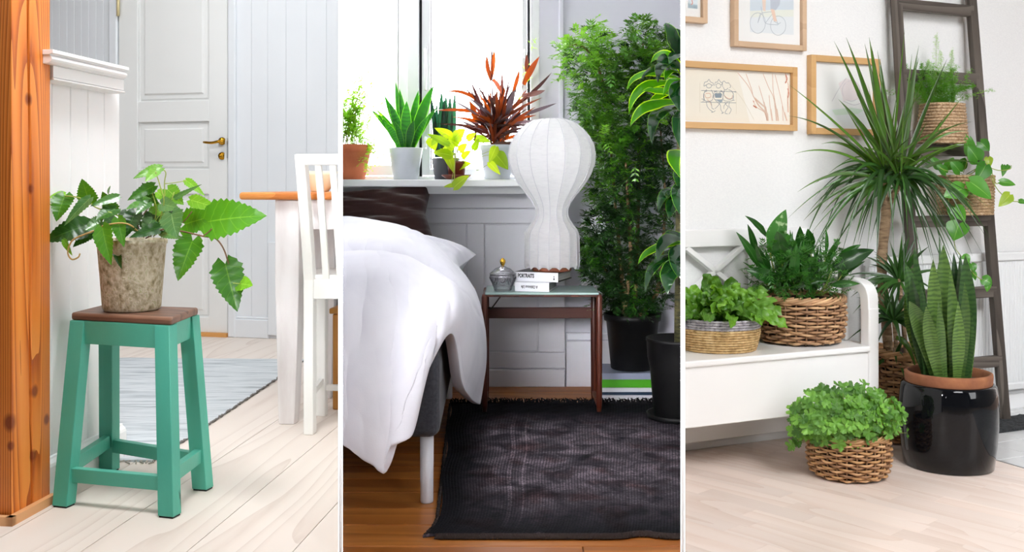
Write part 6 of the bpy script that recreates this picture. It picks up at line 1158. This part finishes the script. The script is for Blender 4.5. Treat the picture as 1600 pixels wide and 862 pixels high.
# tall wicker basket with dracaenas
c = Vector(((1424 - CX) / F * 4.44, 4.44, Z3)); dm = thing('potted_dracaena', c, 'tall spiky dracaena on a tan trunk in a big wicker basket behind the black pot', 'potted plant')
kb = 4.44 / F; wicker(c, [(.006, 47 * kb), (.03, 50 * kb), (.2, 54 * kb), (.375, 58 * kb)], 26, 26, dm, wg, .0065, True, .014, 21)
trm = nmat('ringed_tan_trunk', [(.3, '6b543e'), (.5, '9a7f62'), (.75, 'b89c7c')], 16, (1, 1, 5), .85, .6, 60)
mb = MB(); mb.tube(cr([P(1392, 590, 4.42), P(1386, 520, 4.42), P(1378, 420, 4.42), P(1384, 340, 4.42), P(1386, 318, 4.42)], 24), [.021 - .003 * math.sin(i * 1.9) * .4 for i in range(24)], 12); mb.build('trunk', trm, dm)
mb = MB(); mb.tube(cr([P(1385, 325, 4.42), P(1380, 300, 4.43), P(1380, 270, 4.44)], 8), .017, 10); mb.build('branch', trm, dm)
mb = MB(); mb.tube(cr([P(1387, 322, 4.42), P(1396, 305, 4.41), P(1406, 285, 4.40)], 8), .014, 10); mb.build('branch', trm, dm)
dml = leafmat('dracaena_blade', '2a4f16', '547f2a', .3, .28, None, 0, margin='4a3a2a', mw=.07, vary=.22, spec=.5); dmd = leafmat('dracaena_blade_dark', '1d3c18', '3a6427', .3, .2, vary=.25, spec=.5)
bladew = lambda W: (lambda t: W / 2 * (.6 + .4 * min(1, t / .25)) * max(.02, 1 - max(0, (t - .3) / .7) ** 1.3))
def off_wall(q, m=.04): d_ = (q - W3.p0).dot(n3); return q + n3 * max(0, m - d_)
def blade(o, tip, mid, W, m_, par):
    tip, mid = off_wall(tip), off_wall(mid)
    mb = MB(); mb.leaf(bez(o, mid, tip, 14), bladew(W), Vector((R.uniform(-.6, .6), -1, R.uniform(.2, .8))), fold=.25, cols=1); mb.build('leaf', m_, par)
key = [((1380, 240), (1303, 64), 10), ((1382, 235), (1322, 58), 9), ((1384, 235), (1351, 68), 10), ((1386, 232), (1362, 72), 8), ((1384, 235), (1358, 58), 11), ((1390, 235), (1371, 78), 8), ((1395, 235), (1414, 44), 6), ((1398, 240), (1436, 90), 8), ((1392, 235), (1375, 92), 8), ((1404, 250), (1436, 70), 6), ((1408, 258), (1425, 84), 7), ((1410, 260), (1434, 88), 9), ((1412, 262), (1480, 92), 7), ((1408, 255), (1412, 165), 9), ((1402, 250), (1372, 110), 9), ((1376, 262), (1231, 131), 6), ((1376, 270), (1232, 181), 6), ((1382, 250), (1310, 155), 10), ((1372, 270), (1283, 225), 7), ((1372, 272), (1242, 240), 6), ((1372, 280), (1246, 300), 7), ((1374, 284), (1255, 345), 7), ((1376, 288), (1283, 335), 8), ((1400, 272), (1520, 190), 5), ((1408, 270), (1510, 205), 7), ((1410, 275), (1478, 290), 7), ((1408, 280), (1450, 335), 9), ((1390, 292), (1370, 340), 9), ((1380, 290), (1325, 350), 10)]
for b0, t0_, wd in key:
    D = 4.42 + R.uniform(-.06, .04); o, tip = P(*b0, 4.42), P(*t0_, D + R.uniform(-.08, .06)); dx = tip.x - o.x; up_ = tip.z - o.z; mid = (o + tip) / 2 + Vector((0, 0, .03 if up_ > .25 else .10)); blade(o, tip, mid, wd / F * 4.4, dml, dm)
for ap_, cnt in (((1382, 268, 4.43), 74), ((1407, 276, 4.40), 58)):
    o = P(*ap_)
    for k in range(cnt):
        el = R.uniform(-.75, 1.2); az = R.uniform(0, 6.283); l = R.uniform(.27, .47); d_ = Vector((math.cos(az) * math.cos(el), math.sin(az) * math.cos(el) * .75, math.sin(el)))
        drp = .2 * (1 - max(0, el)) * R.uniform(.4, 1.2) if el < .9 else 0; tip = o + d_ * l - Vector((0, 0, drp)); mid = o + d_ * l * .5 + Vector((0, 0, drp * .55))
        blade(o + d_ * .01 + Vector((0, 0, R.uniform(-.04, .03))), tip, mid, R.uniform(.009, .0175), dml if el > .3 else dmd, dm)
for ap_, cnt, lm in (((1405, 440, 4.38), 46, .20), ((1396, 500, 4.34), 34, .17), ((1398, 560, 4.36), 10, .12)):
    o = P(*ap_)
    for k in range(cnt):
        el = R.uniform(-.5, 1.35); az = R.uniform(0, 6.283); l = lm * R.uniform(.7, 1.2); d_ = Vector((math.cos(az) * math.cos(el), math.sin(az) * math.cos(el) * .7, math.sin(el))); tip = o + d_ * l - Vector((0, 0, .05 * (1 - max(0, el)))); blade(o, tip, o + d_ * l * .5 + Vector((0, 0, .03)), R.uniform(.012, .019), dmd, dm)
for pts in ([(1418, 590, 4.42), (1414, 530, 4.4), (1408, 470, 4.39), (1405, 435, 4.38)], [(1402, 590, 4.38), (1400, 540, 4.36), (1397, 500, 4.34)]):
    mb = MB(); mb.tube(cr([P(*q) for q in pts], 12), .010, 8); mb.build('trunk', trm, dm)
blade(P(1400, 527, 4.30), P(1432, 582, 4.26), P(1422, 530, 4.26), .026, dml, dm)
# ---------------- seagrass baskets on the ladder
sg_m = nmat('seagrass_weave', [(.25, '8f6d4a'), (.5, 'c0a07c'), (.75, 'd8c0a2')], 90, (1, 1, 1), .8, .6, 140)
def seagrass(c, wt, wb_, h_, parent):
    # soft square bag of knotted cord, built as stacked cord loops
    n_ = 13; c = Vector(c); gs = MB(); g2 = MB()
    for i in range(n_):
        t = (i + .5) / n_; r_ = (wb_ + (wt - wb_) * t) / 2; pts = []; kk_ = 52
        for j in range(kk_):
            a = 2 * math.pi * j / kk_; ca_, sa_ = math.cos(a), math.sin(a); e = (abs(ca_) ** 3.5 + abs(sa_) ** 3.5) ** (-1 / 3.5); q = w3 * ca_ * r_ * e + n3 * sa_ * r_ * .8 * e
            pts.append(c + q * (1 + (.045 if (j + i) % 2 else -.04)) + Vector((0, 0, h_ * t)))
        (gs if i % 2 else g2).tube(pts, h_ / n_ * .55, 6, closed=True)
    gs.build('cord_weave', sg_m, parent, kind='stuff'); g2.build('cord_weave', sg_m, parent, kind='stuff')
    mb = MB(); k4 = [w3 * a_ * .36 * wt + n3 * b_ * .30 * wt for a_, b_ in ((-1, -1), (1, -1), (1, 1), (-1, 1))]; mb.hexa([c + q + Vector((0, 0, .004)) for q in k4] + [c + q + Vector((0, 0, h_ * .9)) for q in k4]); mb.build('soil', soilm, parent)
def rung(y): return [r_ for r_ in RUNGZ if r_[0] == y][0]
def on_rung(y, xc):
    _, z, fL, fR = rung(y); best = min((fL.lerp(fR, i / 200) for i in range(201)), key=lambda q: abs(CX + q.x / q.y * F - xc)); return best
q = on_rung(236, 1467); c = q + n3 * .02 + Vector((0, 0, .028)); k5 = q.y / F
af = thing('potted_asparagus_fern', c, 'feathery light green asparagus fern in a seagrass basket on the upper ladder rung', 'potted plant'); h1 = 63 * k5
seagrass(c, 58 * k5, 68 * k5, h1, af)
asp = leafmat('asparagus_fern', '4f8a2c', '7db84a', .5, .45, vary=.05); asp2 = leafmat('asparagus_plume', '8fae78', 'b5cc9e', .6, .45, vary=.05); fa, fb, fs_ = MB(), MB(), MB()
Dq = c.y
def needle(mb, o, l, n=7):
    for i in range(n):
        d_ = Vector((R.gauss(0, 1), R.gauss(0, 1), R.gauss(.2, .8))).normalized() * l * R.uniform(.6, 1.2); s_ = d_.orthogonal().normalized() * .0009; mb.add([o - s_, o + s_, o + d_], [(0, 1, 2)])
for k in range(60):
    x0 = 1467 + R.uniform(-24, 24); a = R.gauss(0, .55); l = R.uniform(30, 70); tip = (x0 + math.sin(a) * l, 162 - math.cos(a) * l * .9); pa = bez(P(x0, 166, Dq), P((x0 + tip[0]) / 2 - math.sin(a) * 4, (166 + tip[1]) / 2 - 6, Dq - .01), P(*tip, Dq + R.uniform(-.1, .06)), 12); fs_.tube(pa, .0006, 3, False)
    for q_ in pa[1:]:
        for s_ in range(5): needle(fa, q_ + Vector((R.gauss(0, .006), R.gauss(0, .006), R.gauss(0, .006))), .014, 6)
for (x0, y0, x1, y1, wd) in ((1462, 150, 1463, 56, 13), (1484, 140, 1488, 80, 9), (1442, 140, 1440, 100, 12), (1455, 130, 1450, 96, 10), (1420, 130, 1415, 102, 8), (1495, 140, 1522, 134, 8), (1472, 150, 1470, 84, 12)):
    pa = [P(x0 + (x1 - x0) * t, y0 + (y1 - y0) * t, Dq - .02) for t in [i / 18 for i in range(19)]]; fs_.tube(pa, .0008, 3, False)
    for i, q_ in enumerate(pa):
        w_ = wd / F * Dq * (1 - i / 20) ** .8
        for s_ in range(11): needle(fb if y1 < 100 else fa, q_ + Vector((R.uniform(-w_, w_), R.uniform(-w_, w_) * .6, R.gauss(0, .006))), .010, 5)
fa.build('foliage', asp, af, kind='stuff'); fb.build('foliage', asp2, af, kind='stuff', label='pale feathery plumes'); fs_.build('stems', stemg, af, kind='stuff')
q = on_rung(344, 1503); c = q + n3 * .02 + Vector((0, 0, .028)); k5 = q.y / F; pt2 = thing('potted_pothos', c, 'trailing heart-leaved pothos in a seagrass basket on the lower ladder rung', 'potted plant'); h2 = 62 * k5
seagrass(c, 76 * k5, 72 * k5, h2, pt2)
phm = leafmat('pothos_leaf', '357a22', '5a9c38', .32, .28, '9acb6a', 0, vary=.15); phy = leafmat('pothos_leaf_yellow', '7da52e', 'b3cf52', .32, .45, 'd0e07e', 0, vary=.1); Dp = c.y - .12
for (b0, t0_, wd, m_, dd) in (((1512, 240), (1508, 208), 18, phm, .05), ((1520, 240), (1516, 212), 10, phm, .08), ((1528, 250), (1512, 228), 26, phm, .0), ((1532, 222), (1546, 236), 18, phm, .06), ((1544, 246), (1546, 262), 12, phy, .05), ((1540, 258), (1524, 284), 26, phm, -.02), ((1516, 284), (1549, 311), 32, phm, -.06), ((1506, 294), (1474, 308), 28, phm, -.05), ((1492, 324), (1508, 346), 20, phm, -.02), ((1486, 324), (1488, 345), 14, phm, -.01), ((1498, 350), (1490, 376), 32, phm, -.05), ((1568, 258), (1566, 276), 10, phm, .02), ((1576, 258), (1570, 268), 7, phm, .03), ((1562, 284), (1587, 289), 13, phm, 0), ((1578, 304), (1560, 323), 18, phy, 0), ((1592, 314), (1604, 318), 9, phm, 0), ((1518, 412), (1522, 425), 12, phm, 0), ((1510, 400), (1500, 404), 8, phm, 0), ((1518, 424), (1524, 438), 11, phm, .02), ((1536, 436), (1550, 444), 17, phm, 0), ((1544, 440), (1542, 456), 10, phm, 0), ((1468, 262), (1452, 244), 14, phm, .06), ((1480, 262), (1490, 246), 16, phm, .08), ((1500, 268), (1484, 250), 18, phm, .04), ((1478, 270), (1462, 256), 14, phm, .05), ((1500, 262), (1508, 246), 16, phm, .06), ((1508, 398), (1514, 412), 10, phm, .03)):
    D = Dp + dd; pb_, pt_ = P(*b0, D), P(*t0_, D - .01); nr = Vector((R.uniform(-.4, .4), -1, R.uniform(.1, .5))); mb = MB(); mb.leaf(bez(pb_, (pb_ + pt_) / 2 + nr.normalized() * .01, pt_, 14), heart(wd / F * D * 1.08), nr, fold=.15, cols=2, lobe=.4); mb.build('leaf', m_, pt2)
for pts in ([(1505, 275, .08), (1484, 300), (1484, 335), (1490, 360), (1492, 385), (1500, 398), (1510, 408), (1522, 428), (1538, 440)], [(1510, 275, .08), (1540, 262, .04), (1552, 285), (1562, 300), (1578, 313), (1594, 315)], [(1510, 272, .08), (1535, 260), (1560, 266), (1578, 264), (1580, 258)], [(1545, 262), (1550, 270), (1556, 286), (1562, 285)], [(1505, 275, .06), (1520, 270), (1530, 255)]): stem(pts, .0019, stemg, pt2, Dp)
for pts in ([(1500, 270, .06), (1514, 278), (1520, 286)], [(1500, 274, .06), (1504, 285), (1506, 294)], [(1505, 270, .06), (1510, 255), (1512, 240)], [(1490, 270, .06), (1478, 266), (1468, 262)]): stem(pts, .0014, stemg, pt2, Dp)
# ------------------------------------------------------------------ the partitions end what stands against them
dg = bpy.context.evaluated_depsgraph_get(); dg.update()
def clip_room(r, planes):
    for o in ROOMOBJ[r]:
        if o.type != 'MESH': continue
        mw = o.matrix_world; bb = [mw @ Vector(q) for q in o.bound_box]
        for co, no in planes:
            if max((q - co).dot(no) for q in bb) <= 0: continue
            if o.modifiers or o.data.users > 1:
                me = bpy.data.meshes.new_from_object(o.evaluated_get(dg)); o.modifiers.clear(); o.data = me
            bm = bmesh.new(); bm.from_mesh(o.data); bm.transform(mw)
            g = bm.verts[:] + bm.edges[:] + bm.faces[:]
            before = {e for e in bm.edges if e.is_boundary}
            bmesh.ops.bisect_plane(bm, geom=g, plane_co=co, plane_no=no, clear_outer=True)
            ed = [e for e in bm.edges if e.is_boundary and all(abs((v.co - co).dot(no)) < 1e-5 for v in e.verts)]
            if ed and not before: bmesh.ops.holes_fill(bm, edges=ed)
            if not bm.verts: bm.free(); DEAD.append(o); break
            bm.transform(mw.inverted()); bm.to_mesh(o.data); bm.free()
DEAD = []
pl = lambda x, sgn: (CAMP, Vector((sgn, -sgn * (x - CX) / F, 0)).normalized())
bpy.context.view_layer.update()
clip_room(1, [pl(529.0, 1)])
clip_room(2, [pl(535.3, -1), pl(1063.7, 1)])
clip_room(3, [pl(1070.0, -1)])
for o in DEAD: bpy.data.objects.remove(o)
